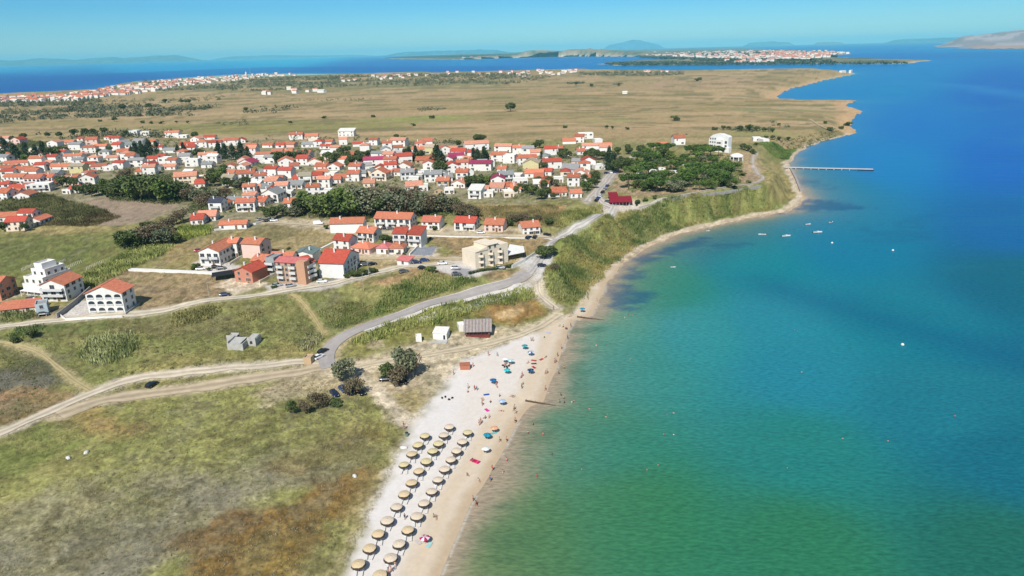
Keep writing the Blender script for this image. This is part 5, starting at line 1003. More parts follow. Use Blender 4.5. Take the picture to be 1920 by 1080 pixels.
for pl, h_, c1, c2 in [([(1075,432),(1110,412),(1150,392),(1120,382),(1080,396),(1040,420),(1055,432)], 2.6, G1, (186,182,110)),
   ([(150,530),(125,545),(160,548),(240,505),(315,472),(330,450),(290,455),(240,470),(200,495)], 2.2, (124,142,74), (184,188,116)), ([(335,428),(400,424),(398,440),(345,452)], 2.2, (118,144,62), (176,184,98)),
   ([(155,655),(175,638),(205,628),(240,632),(262,648),(240,672),(210,688),(170,688),(152,672)], 2.4, (128,144,84), (186,190,134)), ([(552,640),(580,628),(604,630),(606,650),(585,664),(556,660)], 2.0, (120,134,84), (180,176,130)),
   ([(330,590),(400,574),(425,580),(390,604),(335,610)], 1.8, (140,142,88), (184,174,116)), ([(440,590),(485,584),(480,606),(450,610)], 1.5, (150,144,92), (180,168,114)),
   ([(725,540),(800,512),(850,522),(900,534),(880,548),(800,570),(740,590),(700,600),(700,575)], 2.0, (92,124,58), (166,170,104)), ([(600,585),(660,560),(700,575),(690,600),(650,615),(620,618)], 1.2, (118,132,70), (160,156,104)),
   ([(655,650),(690,618),(760,596),(840,572),(900,552),(960,540),(1005,540),(1008,555),(960,570),(900,580),(860,600),(820,612),(780,622),(740,630),(700,640)], 2.0, (100,128,58), (176,180,106)),
   ([(0,585),(60,578),(66,600),(0,612)], 1.8, (96,112,62), (146,152,100)), ([(20,618),(76,612),(74,630),(24,634)], 1.2, (70,96,52), (120,140,80)), ([(880,388),(1040,386),(1062,402),(1060,430),(950,424),(880,412)], 1.8, (120,118,72), (176,160,112)),
   ([(1420,270),(1490,282),(1476,300),(1440,286)], 2.2, (80,116,56), (130,150,80)), ([(0,352),(110,372),(200,398),(120,422),(60,402),(0,400)], 2.2, (84,90,58), (132,132,86)), ([(60,396),(200,398),(224,408),(180,424),(90,424)], 1.6, (92,84,58), (128,118,82))]:
    jobs.append((off_roads(poly_points(pl, 1.15, 1.0, nz=5)), h_*.85, 9, .75, .26, tuple(v*.90 for v in c1), tuple(min(255, v*1.03) for v in c2), .5))
blades('reeds', jobs)
# rough grass and scrub of the near slopes
NEAR = [(-60,640),(560,600),(640,640),(600,700),(420,722),(150,772),(0,812),(-100,830)]; MEAD = [(-150,870),(60,802),(180,776),(430,728),(600,712),(700,745),(748,790),(735,860),(690,930),(640,1010),(600,1120),(-250,1180)]
jb = []
Q = off_roads(poly_points(MEAD, 1.25)); n_ = fbm(Q[:, 0], Q[:, 1], 11, 43, 3); n2_ = fbm(Q[:, 0], Q[:, 1], 30, 44, 3)
jb.append((Q[(n_ > .5)], .42, 6, .32, .10, (130,132,84), (184,174,122), .7)); jb.append((Q[(n_ <= .5) & (n2_ > .46)], .5, 6, .3, .12, (122,118,98), (172,164,138), .7))
Q = off_roads(poly_points([(600,1100),(650,1020),(700,935),(738,860),(752,830),(730,890),(690,980),(640,1080)], .9)); jb.append((Q, .5, 7, .3, .09, (150,140,92), (206,192,148), .8))
Q = off_roads(poly_points(NEAR, 1.5)); n_ = fbm(Q[:, 0], Q[:, 1], 12, 53, 3); jb.append((Q[n_ > .5], .55, 6, .4, .12, (112,122,72), (168,162,108), .7)); jb.append((Q[n_ < .42], .6, 6, .4, .14, (100,96,72), (146,136,104), .7))
Q = off_roads(poly_points([(120,600),(540,552),(700,565),(760,560),(640,620),(560,660),(300,640),(100,640)], 1.6)); n_ = fbm(Q[:, 0], Q[:, 1], 12, 63, 3); jb.append((Q[n_ > .47], .6, 6, .4, .14, (104,116,66), (162,156,106), .7))
blades('grass', jb)
def clumps(name, jobs):
    VV = []; FF = []; CC = []; nb = 0
    for Q, R, H, leaf, per, c1, c2 in jobs:
        if len(Q) == 0: continue
        Z = height(Q) if not isinstance(H, tuple) else np.full(len(Q), H[1]); Hh = H[0] if isinstance(H, tuple) else H
        n = len(Q); sc = RNG.uniform(.6, 1.4, n); u = RNG.normal(size=(n, per, 3)); u /= np.linalg.norm(u, axis=2)[..., None]; u[..., 2] = np.abs(u[..., 2]); rad = RNG.uniform(.6, 1.05, (n, per))[..., None]
        C = np.column_stack([Q, Z])[:, None, :]+u*rad*np.array([R, R, Hh])[None, None]*sc[:, None, None]; t = np.clip(RNG.uniform(0, 1, n)[:, None]*.65+RNG.uniform(0, .35, (n, per)), 0, 1).ravel()[:, None]
        c = (alb(*c1)[None]*(1-t)+alb(*c2)[None]*t)*RNG.uniform(.75, 1.25, n*per)[:, None]; V, F, C2 = leaf_cloud(C.reshape(-1, 3), leaf, c); VV.append(V); FF.append(F+nb); CC.append(C2); nb += len(V)
    o = link(name, mesh_np(name, np.vstack(VV), np.vstack(FF), [LEAF], np.vstack(CC))); tag(o, kind='stuff'); return o
ub = []
for pl, sp in [([(196,352),(240,330),(330,330),(352,350),(360,376),(330,384),(210,378)], 2.6), ([(560,372),(640,352),(720,350),(820,372),(880,390),(860,406),(600,410),(556,404)], 3.0), ([(0,262),(100,268),(130,290),(60,300),(0,296)], 3.5), ([(222,462),(250,440),(320,430),(340,450),(290,466),(240,472)], 2.4), ([(360,380),(410,360),(420,380),(390,400),(350,400)], 2.6)]:
    ub.append((off_roads(poly_points(pl, sp)), 1.9, 2.3, .75, 26, (66,84,50), (124,132,84)))
Q = off_roads(poly_points(BL, 3.4, 1.0)); nn = fbm(Q[:, 0], Q[:, 1], 14, 191, 3); ub.append((Q[nn > .5], 1.3, 1.3, .42, 30, (70,90,50), (126,140,84)))
# gardens of the village
Q = off_roads(poly_points([(0,268),(300,262),(600,268),(900,280),(1130,290),(1120,340),(1100,375),(900,372),(760,350),(560,350),(500,400),(420,400),(380,350),(200,330),(0,360)], 6.5, .8)); nn = fbm(Q[:, 0], Q[:, 1], 30, 91, 2)
ub.append((Q[nn > .38], 1.6, 2.0, .7, 26, (74,96,54), (136,148,88))); ub.append((off_roads(poly_points([(1160,300),(1390,296),(1390,350),(1180,362)], 4.0, 1.0)), 1.5, 1.8, .7, 24, (80,104,54), (140,152,84)))
ub.append((off_roads(poly_points([(1440,262),(1500,256),(1545,248),(1580,240),(1560,262),(1500,280),(1470,276)], 4.5, .8)), 1.6, 1.5, .8, 20, (88,96,62), (140,138,92)))
mb_ = off_roads(poly_points(MEAD, 2.3, 1.0)); mm = fbm(mb_[:, 0], mb_[:, 1], 30, 95, 3); mm2 = fbm(mb_[:, 0], mb_[:, 1], 9, 96, 3); ub.append((mb_[(mm > .46)], .38, .34, .16, 26, (112,110,94), (168,160,138))); ub.append((mb_[(mm2 > .54) & (mm <= .46)], .36, .32, .16, 24, (104,108,68), (156,150,98)))
nb_ = off_roads(poly_points([(-60,640),(100,600),(400,575),(560,560),(620,640),(560,680),(300,700),(60,790),(-60,810)], 5.5, .9)); mm = fbm(nb_[:, 0], nb_[:, 1], 16, 97, 3); ub.append((nb_[mm > .52], .9, .8, .35, 30, (86,98,56), (134,138,88))); ub.append((nb_[mm < .40], .8, .7, .3, 26, (108,102,84), (146,138,114)))
ub.append((off_roads(poly_points([(0,708),(60,690),(115,712),(60,732),(0,742)], 3.0, .8)), .9, .6, .3, 24, (126,126,124), (166,164,160)))
clumps('undergrowth', ub)
fw = []
for pl, sp, H in [([(0,190),(90,188),(170,186),(200,190),(180,198),(60,200),(0,202)], 13, 6), ([(0,206),(60,204),(110,208),(130,222),(60,228),(0,232)], 12, 6), ([(100,206),(230,198),(330,196),(450,206),(560,202),(500,216),(300,218),(150,222)], 11, 7),
   ([(270,152),(330,158),(420,156),(480,146),(700,141),(960,138),(1040,144),(960,158),(760,162),(620,166),(480,172),(380,168),(300,172),(270,166)], 22, 7), ([(480,146),(700,143),(700,150),(480,154)], 22, 6), ([(100,196),(280,186),(420,180),(420,188),(200,200)], 24, 5), ([(1085,136),(1210,136),(1285,136),(1280,141),(1180,143),(1090,141)], 18, 7),
   ([(776,203),(832,198),(838,206),(790,209)], 8, 4), ([(400,232),(470,226),(470,234),(420,238)], 12, 3), ([(60,252),(200,248),(340,250),(340,258),(140,262),(60,262)], 9, 5), ([(480,262),(700,262),(900,268),(900,272),(640,270),(480,268)], 10, 4), ([(1064,156),(1096,155),(1096,158),(1066,159)], 8, 5), ([(1150,159),(1170,158),(1170,161),(1152,161)], 8, 5),
   ([(1360,240),(1450,242),(1470,248),(1380,248)], 7, 3.5), ([(1440,228),(1480,232),(1478,240),(1450,238)], 9, 3), ([(560,186),(700,184),(700,188),(560,190)], 16, 2.5), ([(1250,252),(1300,250),(1300,253),(1250,254)], 8, 1.5)]:
    Q = poly_points(pl, sp, .8); Q = Q[fbm(Q[:, 0], Q[:, 1], 60, 7, 3, ax=2) > .48]; fw.append((Q, H*.9, H, H*.42, 22, (80,92,72), (128,132,100)))
for pl, sp in [([(1130,119),(1180,117),(1260,116),(1400,117),(1560,116),(1600,119),(1560,119.5),(1400,120.3),(1250,121.2),(1170,122)], 34), ([(1585,119),(1690,117),(1705,118.5),(1600,120)], 26), ([(720,109),(960,107),(1080,105),(1200,104),(1200,101),(1000,100),(800,105)], 110), ([(1200,105),(1330,110),(1560,112),(1560,115),(1330,115),(1200,107)], 60), ([(1260,100),(1560,97),(1560,107),(1300,104)], 95)]:
    w_ = plane(*PXY(pl), 8.0); lo = w_.min(0); hi = w_.max(0); X, Y = np.meshgrid(np.arange(lo[0], hi[0], sp), np.arange(lo[1], hi[1], sp)); Q = np.column_stack([X.ravel(), Y.ravel()])+RNG.uniform(-.6, .6, (X.size, 2))*sp; Q = Q[sdf(Q, w_) > 0]
    fw.append((Q, sp*.34, (9.0, 5.5), sp*.22, 18, (56,76,66), (92,108,82)))
clumps('woodland', fw)
# ================================================================ BEACH, CARS, BOATS, SMALL THINGS
def flat(name, rgb, **k): return mat(name, tuple(alb(*rgb)), **k)
THATCH = {'y': flat('thatch_yellow', (230,214,168), rough=1, var=.25, scale=6, bump=.5), 't': flat('thatch_tan', (232,208,168), rough=1, var=.22, scale=6, bump=.5), 'p': flat('thatch_pale', (234,216,192), rough=1, var=.2, scale=6, bump=.5)}
FRINGE_SHADE = mat('fringe_shade', (.045,.035,.028), rough=1, var=.3, scale=8); WOOD = mat('pole_wood', (.14,.09,.05), rough=.9)  # fringe coloured near black to paint the shade crescent under each canopy
WHITE = flat('white_plastic', (240,240,240), rough=.5, var=.05)
cano = {}
for i, key in enumerate('ytp'):
    rg = random.Random(i+3); m = MB(); n = 28; prof = [(1.36,-.02),(1.35,.05),(1.05,.16),(.7,.26),(.2,.34),(.05,.40)]; vs = []
    for r, z in prof:
        for j in range(n): t = 6.2832*j/n; k = 1+(rg.uniform(-.03, .03) if r > 1 else 0); vs.append((r*k*math.cos(t), r*k*math.sin(t), z+(rg.uniform(-.04, .02) if r > 1.5 else 0)))
    m.add(vs, [(j*n+a, j*n+(a+1) % n, (j+1)*n+(a+1) % n, (j+1)*n+a) for j in range(len(prof)-1) for a in range(n)]+[tuple(range((len(prof)-1)*n, len(prof)*n)), tuple(range(n-1, -1, -1))]); cano[key] = m.me('canopy', [THATCH[key]])
frm = MB(); rg = random.Random(9); n = 44  # flared thatch skirt, shaped so its dark colour shows as a shade crescent
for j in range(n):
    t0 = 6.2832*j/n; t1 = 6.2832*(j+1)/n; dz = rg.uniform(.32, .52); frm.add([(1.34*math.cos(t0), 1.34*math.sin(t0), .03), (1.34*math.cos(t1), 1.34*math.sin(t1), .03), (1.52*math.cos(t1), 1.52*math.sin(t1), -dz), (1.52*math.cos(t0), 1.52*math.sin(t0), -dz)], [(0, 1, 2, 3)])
FRM = frm.me('shade_fringe', [FRINGE_SHADE]); POL = MB().cyl((0, 0, -.5), (0, 0, 2.2), .06, n=8).me('pole', [WOOD])
lb = MB(); lb.box(-.3, .3, -.95, .55, .28, .36); lb.slab([(-.3, .55, .36), (.3, .55, .36), (.3, 1.05, .72), (-.3, 1.05, .72)], .07)
LBED = lb.me('mattress', [WHITE]); lf = MB()
for a, b in ((-.27, -.85), (.27, -.85), (-.27, .5), (.27, .5)): lf.box(a-.025, a+.025, b-.025, b+.025, 0, .28)
LFR = lf.me('frame', [WHITE])
UM = [(1109,65,'p'),(1232,105,'y'),(944,128,'y'),(1072,125,'p'),(1197,165,'p'),(899,188,'y'),(1036,178,'y'),(1158,228,'p'),(856,250,'t'),(997,230,'y'),(1120,288,'p'),(803,323,'y'),(951,298,'y'),(1078,350,'p'),(905,365,'t'),(1032,425,'p'),
 (855,442,'t'),(988,502,'p'),(804,520,'t'),(937,580,'p'),(751,605,'p'),(888,668,'p'),(689,695,'p'),(829,762,'t'),(630,788,'t'),(773,855,'p'),(570,882,'t'),(710,950,'p'),(498,992,'t'),(640,1062,'t')]
UW = {'y': 'yellowish', 't': 'tan', 'p': 'pale straw'}
for i, (a, b, c) in enumerate(UM):
    x_ = 534+a/3.596; y_ = 780+b/3.596; q = plane(x_, y_, 2.1+1.95)[0]; g = float(height(q[None])[0]); q = plane(x_, y_, g+1.95)[0]; g = float(height(q[None])[0])
    r = empty('thatched_parasol', (q[0], q[1], g), random.uniform(0, 6)); link('canopy', cano[c], r, (0, 0, 1.75)); link('shade_fringe', FRM, r, (0, 0, 1.75)); link('pole', POL, r)
    s = random.uniform(.90, 1.0)*(1.0 if i < 18 else 1.04); r.scale = (s, s, random.uniform(.95, 1.03)); r.rotation_euler[0] = random.uniform(-.05, .05); r.rotation_euler[1] = random.uniform(-.05, .05)
    reg(r, f'round {UW[c]} thatched parasol', x_, y_, 'parasol', 'thatched parasols on the beach', 'on the sand')
    for k_, sx in ((0, -.62), (1, .62)):
        qx, qy = q[0]+sx, q[1]-.95; gz = float(height([[qx, qy]])[0]); r2 = empty('sun_lounger', (qx, qy, gz+.01), random.uniform(-.15, .15)); link('mattress', LBED, r2); link('frame', LFR, r2)
        reg(r2, 'white sun lounger under a thatched parasol', x_+sx*6, y_, 'sun lounger', 'sun loungers under the thatched parasols', 'on the sand')
# coloured parasols
def parasol(x_, y_, rgb, rgb2, desc, R=1.15):
    p = at1(x_, y_); r = empty('beach_parasol', p); m1 = flat('parasol_'+'_'.join(map(str, rgb)), rgb, rough=.8, var=.05); m2 = flat('parasol_'+'_'.join(map(str, rgb2)), rgb2, rough=.8, var=.05); m = MB(); n = 8
    ring = [(R*math.cos(6.2832*j/n), R*math.sin(6.2832*j/n), 1.62) for j in range(n)]+[(R*.55*math.cos(6.2832*j/n), R*.55*math.sin(6.2832*j/n), 1.88) for j in range(n)]+[(0, 0, 2.0)]
    for j in range(n): k = (j+1) % n; m.add(ring, [(j, k, n+k, n+j), (n+j, n+k, 2*n)], j % 2)
    m.build('canopy', [m1, m2], r); MB().cyl((0, 0, -.3), (0, 0, 2.05), .03, n=6).build('pole', WHITE, r); tag(r, desc, 'parasol')
for a in [(984,656,(40,170,176),(30,150,160),'teal parasol farthest up the sand above the blue parasol'),(995,668,(50,110,170),(225,230,235),'blue and white parasol behind the red towels'),(958,684,(120,210,215),(230,240,240),'pale aqua parasol above the group of dark bags'),(951,702,(60,205,205),(40,190,195),'bright turquoise parasol just below the group of dark bags'),
          (995,702,(40,110,160),(20,40,60),'large striped blue and black parasol by the red towels'),(925,721,(30,120,170),(20,90,150),'medium blue parasol halfway down the beach'),(942,761,(160,190,225),(200,215,235),'pale lilac blue parasol above the pink towel'),(1092,586,(40,160,180),(30,120,160),'teal parasol farthest away beside the upper groyne'),
          (914,825,(30,160,185),(20,130,160),'teal parasol near the thatched parasols'),(927,812,(235,165,120),(240,190,150),'peach orange parasol above the nearest teal one'),(797,1020,(190,30,90),(240,230,240),'magenta and white parasol nearest the camera'),(911,851,(240,240,238),(230,230,226),'white parasol between teal one and magenta mattress'),(948,681,(245,245,245),(235,235,235),'white parasol beside the pale aqua one')]: parasol(*a)
TW = {}
def towel(x_, y_, rgb, desc, w=.9, l=1.8, a=None, name='beach_towel', z=.05, cat='towel'):
    p = at1(x_, y_); m = MB(); n = 6; rg = random.Random(int(x_*7+y_)); V = [(w*(i/n-.5), l*(j/n-.5), z+rg.uniform(0, .04)) for j in range(n+1) for i in range(n+1)]; m.add(V, [(j*(n+1)+i, j*(n+1)+i+1, (j+1)*(n+1)+i+1, (j+1)*(n+1)+i) for j in range(n) for i in range(n)])
    V2 = [(x, y, 0.0) for x, y, zz in V]; m.add(V2, [(j*(n+1)+i+1, j*(n+1)+i, (j+1)*(n+1)+i, (j+1)*(n+1)+i+1) for j in range(n) for i in range(n)])
    o = m.build(name, flat('cloth_'+'_'.join(map(str, rgb)), rgb, rough=.9, var=.1), loc=(p[0], p[1], p[2]+.02), rz=random.uniform(0, 3) if a is None else a); tag(o, desc, cat)
for a in [(1015,674,(200,70,60),'red towel nearest the wet sand'),(1001,676,(190,70,70),'small red towel behind the striped parasol'),(1001,689,(205,40,50),'bright red towel touching the striped parasol'),(1001,682,(60,60,70),'dark grey towel between the two red towels'),(912,740,(30,90,170),'blue towel below the medium blue parasol'),(913,769,(230,60,160),'hot pink towel below the lilac parasol'),
          (805,1022,(170,220,220),'pale aqua towel beside the magenta parasol'),(961,743,(200,190,180),'beige towel right of the lilac parasol'),(905,748,(220,190,170),'pale peach towel left of the pink towel'),(926,812,(120,200,205),'aqua towel under the peach parasol'),(1062,616,(120,80,90),'dark plum towel by the stones near the upper groyne'),(1028,624,(190,200,225),'lilac towel at the top of the sand'),(784,1017,(215,205,200),'pale towel left of the magenta parasol')]: towel(*a)
# inflatable mattress
p = at1(892,866); r = empty('inflatable_mattress', p, -.6); m = MB()
for i in range(4): m.cyl((-.9, -.45+i*.3, .18), (1.1, -.45+i*.3, .18), .16, n=10)
m.build('mattress', flat('magenta_vinyl', (205,30,100), rough=.35, var=.05), r, smooth=True); MB().cyl((-1.35, -.5, .28), (-1.35, .5, .28), .2, n=10).build('pillow', flat('magenta_vinyl', (205,30,100)), r, smooth=True); tag(r, 'bright magenta inflatable mattress lying on the sand', 'air mattress')
p = at1(872,691); r = empty('stone_shed', p, .1); m = MB(); m.box(-1.6, 1.6, -1.0, 1.0, -.3, 1.6); m.build('wall', flat('rust_boards', (196,128,100), rough=.9, var=.2, scale=3), r); MB().slab([(-1.75,-1.15,1.72),(1.75,-1.15,1.72),(1.75,1.15,1.8),(-1.75,1.15,1.8)], .12).build('roof', flat('rust_roof', (188,118,92), rough=.9, var=.2), r); r.name = 'kiosk'; tag(r, 'rust brown square kiosk at the top edge of the white sand', 'kiosk')
for i, (x_, y_) in enumerate([(943,686),(946,689),(950,688),(954,687),(951,691),(829,747),(842,750),(848,747),(835,745)]):
    p = at1(x_, y_); m = MB(); m.lathe([(.28,0),(.36,.15),(.34,.42),(.2,.56),(.05,.6)], 8); o = m.build('beach_bag', mat('dark_canvas', (.02,.022,.03), rough=.9), loc=p, rz=i); o.scale = (1.2, .8, .9); reg(o, 'dark beach bag lying on the sand', x_, y_, 'bag', 'dark bags on the sand', 'below the white parasol' if i < 5 else 'left on the open sand')
# ---- people
SKIN = mat('skin', (.42,.25,.17), rough=.6, var=.08); HAIR = mat('hair', (.03,.02,.015), rough=.7); 
CL = {'navy': (30,40,80), 'black': (30,30,34), 'red': (190,50,50), 'white': (235,235,235), 'blue': (40,110,180), 'green': (60,130,90), 'pink': (225,110,150)}
def skin_mesh(name, pts, edges, rad, sub=1):
    me = bpy.data.meshes.new(name); me.from_pydata(pts, edges, []); o = bpy.data.objects.new(name, me); COL.objects.link(o)
    sm = o.modifiers.new('s', 'SKIN'); me.skin_vertices  # one radius per joint
    for i, r in enumerate(rad): v = me.skin_vertices[0].data[i]; v.radius = (r, r) if not hasattr(r, '__len__') else r
    me.skin_vertices[0].data[0].use_root = True; ss = o.modifiers.new('u', 'SUBSURF'); ss.levels = sub; ss.render_levels = sub
    dg = bpy.context.evaluated_depsgraph_get(); out = bpy.data.meshes.new_from_object(o.evaluated_get(dg)); bpy.data.objects.remove(o); out.materials.clear(); out.materials.append(SKIN)
    out.polygons.foreach_set('use_smooth', [True]*len(out.polygons)); out.name = name; return out
def body(pose):
    # joints: 0 pelvis 1 waist 2 chest 3 neck 4 head 5 crown | arms | legs
    if pose == 'stand': J = dict(pel=(0,0,.92), wa=(0,0,1.08), ch=(0,0,1.3), ne=(0,0,1.48), hd=(0,-.02,1.6), cr=(0,-.01,1.7), sl=(-.18,0,1.4), el=(-.24,.02,1.12), hl=(-.25,-.08,.86), sr=(.18,0,1.4), er=(.25,.03,1.12), hr=(.27,-.05,.86), kl=(-.1,-.02,.5), al=(-.1,.03,.08), tl=(-.1,-.12,.04), kr=(.1,-.02,.5), ar=(.1,.03,.08), tr=(.1,-.12,.04))
    elif pose == 'walk': J = dict(pel=(0,0,.9), wa=(0,-.02,1.06), ch=(0,-.04,1.28), ne=(0,-.05,1.46), hd=(0,-.08,1.58), cr=(0,-.08,1.68), sl=(-.18,-.04,1.38), el=(-.23,.14,1.14), hl=(-.24,.16,.9), sr=(.18,-.04,1.38), er=(.23,-.16,1.14), hr=(.2,-.36,1.02), kl=(-.1,-.22,.52), al=(-.1,-.32,.1), tl=(-.1,-.46,.05), kr=(.1,.1,.5), ar=(.1,.38,.14), tr=(.1,.28,.04))
    elif pose == 'sit': J = dict(pel=(0,0,.14), wa=(0,.04,.3), ch=(0,.06,.5), ne=(0,.04,.68), hd=(0,0,.8), cr=(0,0,.9), sl=(-.18,.06,.6), el=(-.26,-.06,.4), hl=(-.14,-.3,.42), sr=(.18,.06,.6), er=(.26,-.06,.4), hr=(.14,-.3,.42), kl=(-.12,-.4,.44), al=(-.11,-.66,.08), tl=(-.11,-.8,.04), kr=(.12,-.4,.44), ar=(.11,-.66,.08), tr=(.11,-.8,.04))
    else: J = dict(pel=(0,0,.13), wa=(0,.17,.13), ch=(0,.38,.14), ne=(0,.56,.13), hd=(0,.68,.15), cr=(0,.79,.14), sl=(-.18,.48,.12), el=(-.32,.28,.09), hl=(-.28,.02,.08), sr=(.18,.48,.12), er=(.36,.6,.09), hr=(.2,.8,.09), kl=(-.1,-.42,.14), al=(-.1,-.84,.07), tl=(-.12,-.9,.16), kr=(.12,-.4,.22), ar=(.12,-.8,.07), tr=(.14,-.88,.15))
    R = dict(pel=.15, wa=.125, ch=.15, ne=.055, hd=.10, cr=.085, sl=.06, el=.042, hl=.036, sr=.06, er=.042, hr=.036, kl=.062, al=.042, tl=.04, kr=.062, ar=.042, tr=.04)
    ks = list(J); ix = {k: i for i, k in enumerate(ks)}; E = [('pel','wa'),('wa','ch'),('ch','ne'),('ne','hd'),('hd','cr'),('ch','sl'),('sl','el'),('el','hl'),('ch','sr'),('sr','er'),('er','hr'),('pel','kl'),('kl','al'),('al','tl'),('pel','kr'),('kr','ar'),('ar','tr')]
    return skin_mesh('person', [J[k] for k in ks], [(ix[a], ix[b]) for a, b in E], [R[k] for k in ks]), J
BOD = {p_: body(p_) for p_ in ('stand', 'walk', 'sit', 'lie')}
def wrap(p0, p1, r0, r1, name, m): return MB().cyl(p0, p1, r0, r1, 10).me(name, [m], True)
CLM = {k: mat('swimwear_'+k, tuple(alb(*v)), rough=.8) for k, v in CL.items()}; PT = {}
for p_ in BOD:
    J = {k: Vector(v) for k, v in BOD[p_][1].items()}; up = (J['wa']-J['pel']).normalized()
    for c in CL: PT[p_, c] = (wrap(J['pel']-up*.1, J['pel']+up*.13, .175, .16, 'swimwear', CLM[c]), wrap(J['ch']-up*.16, J['ch']+up*.12, .165, .175, 'top', CLM[c]))
    d = (J['cr']-J['hd']).normalized(); h = MB(); h.cyl(J['hd']+d*.015+Vector((0,.02,0)), J['cr']+d*.035, .112, .07, 10); PT[p_, 'hair'] = h.me('hair', [HAIR], True)
np_ = [0]
def person(x_, y_, pose, zone, deep=0.0, water=False):
    p = at1(x_, y_) if not water else np.append(plane(x_, y_, 0)[0], 0.0); c = random.choice(list(CL)); top = random.random() < .45
    z = p[2]-(deep if water else .0); o = link('person', BOD[pose][0], None, (p[0], p[1], z), random.uniform(0, 6.28)); o.scale = (1.08,)*3 if random.random() < .5 else (1.0,)*3
    link('swimwear', PT[pose, c][0], o); link('hair', PT[pose, 'hair'], o)
    if top: link('top', PT[pose, c][1], o)
    w_ = {'stand': 'standing', 'walk': 'walking', 'sit': 'sitting', 'lie': 'lying'}[pose]
    if water: w_ = 'bathing' if deep > 1.1 else 'wading'
    reg(o, f'person {w_} in {c} swimwear', x_, y_, 'person', 'bathers in the water' if water else 'people on the beach', zone); np_[0] += 1
def grp(txt, f, ox, oy): 
    for e in txt.split(): 
        a = e.split(','); f(ox+float(a[0]), oy+float(a[1]))
PEO = []
for e in 's62,500 s282,410 w455,285 w555,290 w935,120 w955,122 w1345,100 w1275,210 s1232,295 w1215,362 s1200,370 s1115,485 w1095,495 w1095,678 s750,890 w740,908 w760,938 s755,1040 w370,1045 s350,1068 s300,672 w325,676 s225,655 i225,695 i545,605 i550,638 i845,605 s830,655 i480,810 s385,845 s835,520 i825,530 i905,368 l1085,74 l1100,298 i580,740 l725,741 l385,778 i420,988 i465,975 l600,905 i650,380 i690,385 i640,392'.split():
    a = e[1:].split(','); PEO.append((e[0], 840+float(a[0])/6, 620+float(a[1])/6, 'near the coloured parasols'))
for e in 's1210,88 i1095,192 l1070,216 i1000,288 i1025,292 s1080,292 w950,164 i660,288'.split(): a = e[1:].split(','); PEO.append((e[0], 800+float(a[0])/4, 540+float(a[1])/4, 'by the upper groyne'))
for e in 's800,72 w810,90 w1320,58 s1555,48 w1450,176 s1495,176 w1400,372 s1385,445 i1305,440 s1270,578 w1290,610 s810,700 w745,1028 w720,1058 w700,1072 i1230,402 i1005,682 l1022,688 w1142,296'.split(): a = e[1:].split(','); PEO.append((e[0], 534+float(a[0])/3.596, 780+float(a[1])/3.596, 'by the thatched parasols'))
PEO += [('s', 668, 676, 'at the track junction'), ('w', 671, 677, 'at the track junction')]
for k_, x_, y_, z_ in PEO: person(x_, y_, {'s': 'stand', 'w': 'walk', 'i': 'sit', 'l': 'lie'}[k_], z_)
WAT = [(1097,633,.6),(1118,649,.8),(1048,702,.5),(1058,692,.4),(1052,743,.5),(1057,748,.6),(1058,756,.7),(1049,756,.5),(1072,756,.8),(1076,754,.8),(1105,768,1.1),(1138,777,1.2),(1136,782,1.2),(1162,595,1),(1171,596,1),(1178,590,1),(1186,592,1),(1119,565,.5),(1181,675,1.2),(1183,672,1.2),(1251,777,1.25),(1263,775,1.25),(1245,814,1.25),(1263,815,1.25),
 (1018,817,.6),(1035,853,.8),(1007,895,.7),(1091,880,1.2),(1213,881,1.25),(1234,872,1.25),(1491,619,1.25),(1503,698,1.3),(1580,822,1.3),(1665,827,1.3),(1790,780,1.3),(1476,877,1.3),(999,798,.5),(990,814,.5),(950,865,.5),(943,888,.5),(893,948,.5)]
for x_, y_, d_ in WAT: person(x_, y_, 'stand', 'in the sea', d_, True)
# ---- cars
CARC = {'black': (.012,.012,.014), 'navy': (.015,.025,.075), 'white': (.75,.75,.76), 'silver': (.42,.43,.45), 'grey': (.10,.105,.11), 'red': (.35,.03,.03), 'blue': (.03,.07,.22), 'crimson': (.28,.02,.06)}
GL = mat('car_glass', (.02,.025,.03), rough=.08, var=.1, spec=.6); TYRE = mat('tyre', (.02,.02,.02), rough=.9); LAMP = mat('headlight', (.7,.7,.68), rough=.2)
def loft(m, secs, mi=0, cap=True):
    k = len(secs[0]); vs = [p for s in secs for p in s]; fs = [(j*k+i, j*k+(i+1) % k, (j+1)*k+(i+1) % k, (j+1)*k+i) for j in range(len(secs)-1) for i in range(k)]
    if cap: fs += [tuple(range(k-1, -1, -1)), tuple(range((len(secs)-1)*k, len(secs)*k))]
    m.add(vs, fs, mi)
def carsec(x, hw, zb, zs, zt): return [(x,-hw*.92,zb),(x,hw*.92,zb),(x,hw,zb+.15),(x,hw,zs),(x,hw*.9,zt),(x,-hw*.9,zt),(x,-hw,zs),(x,-hw,zb+.15)]
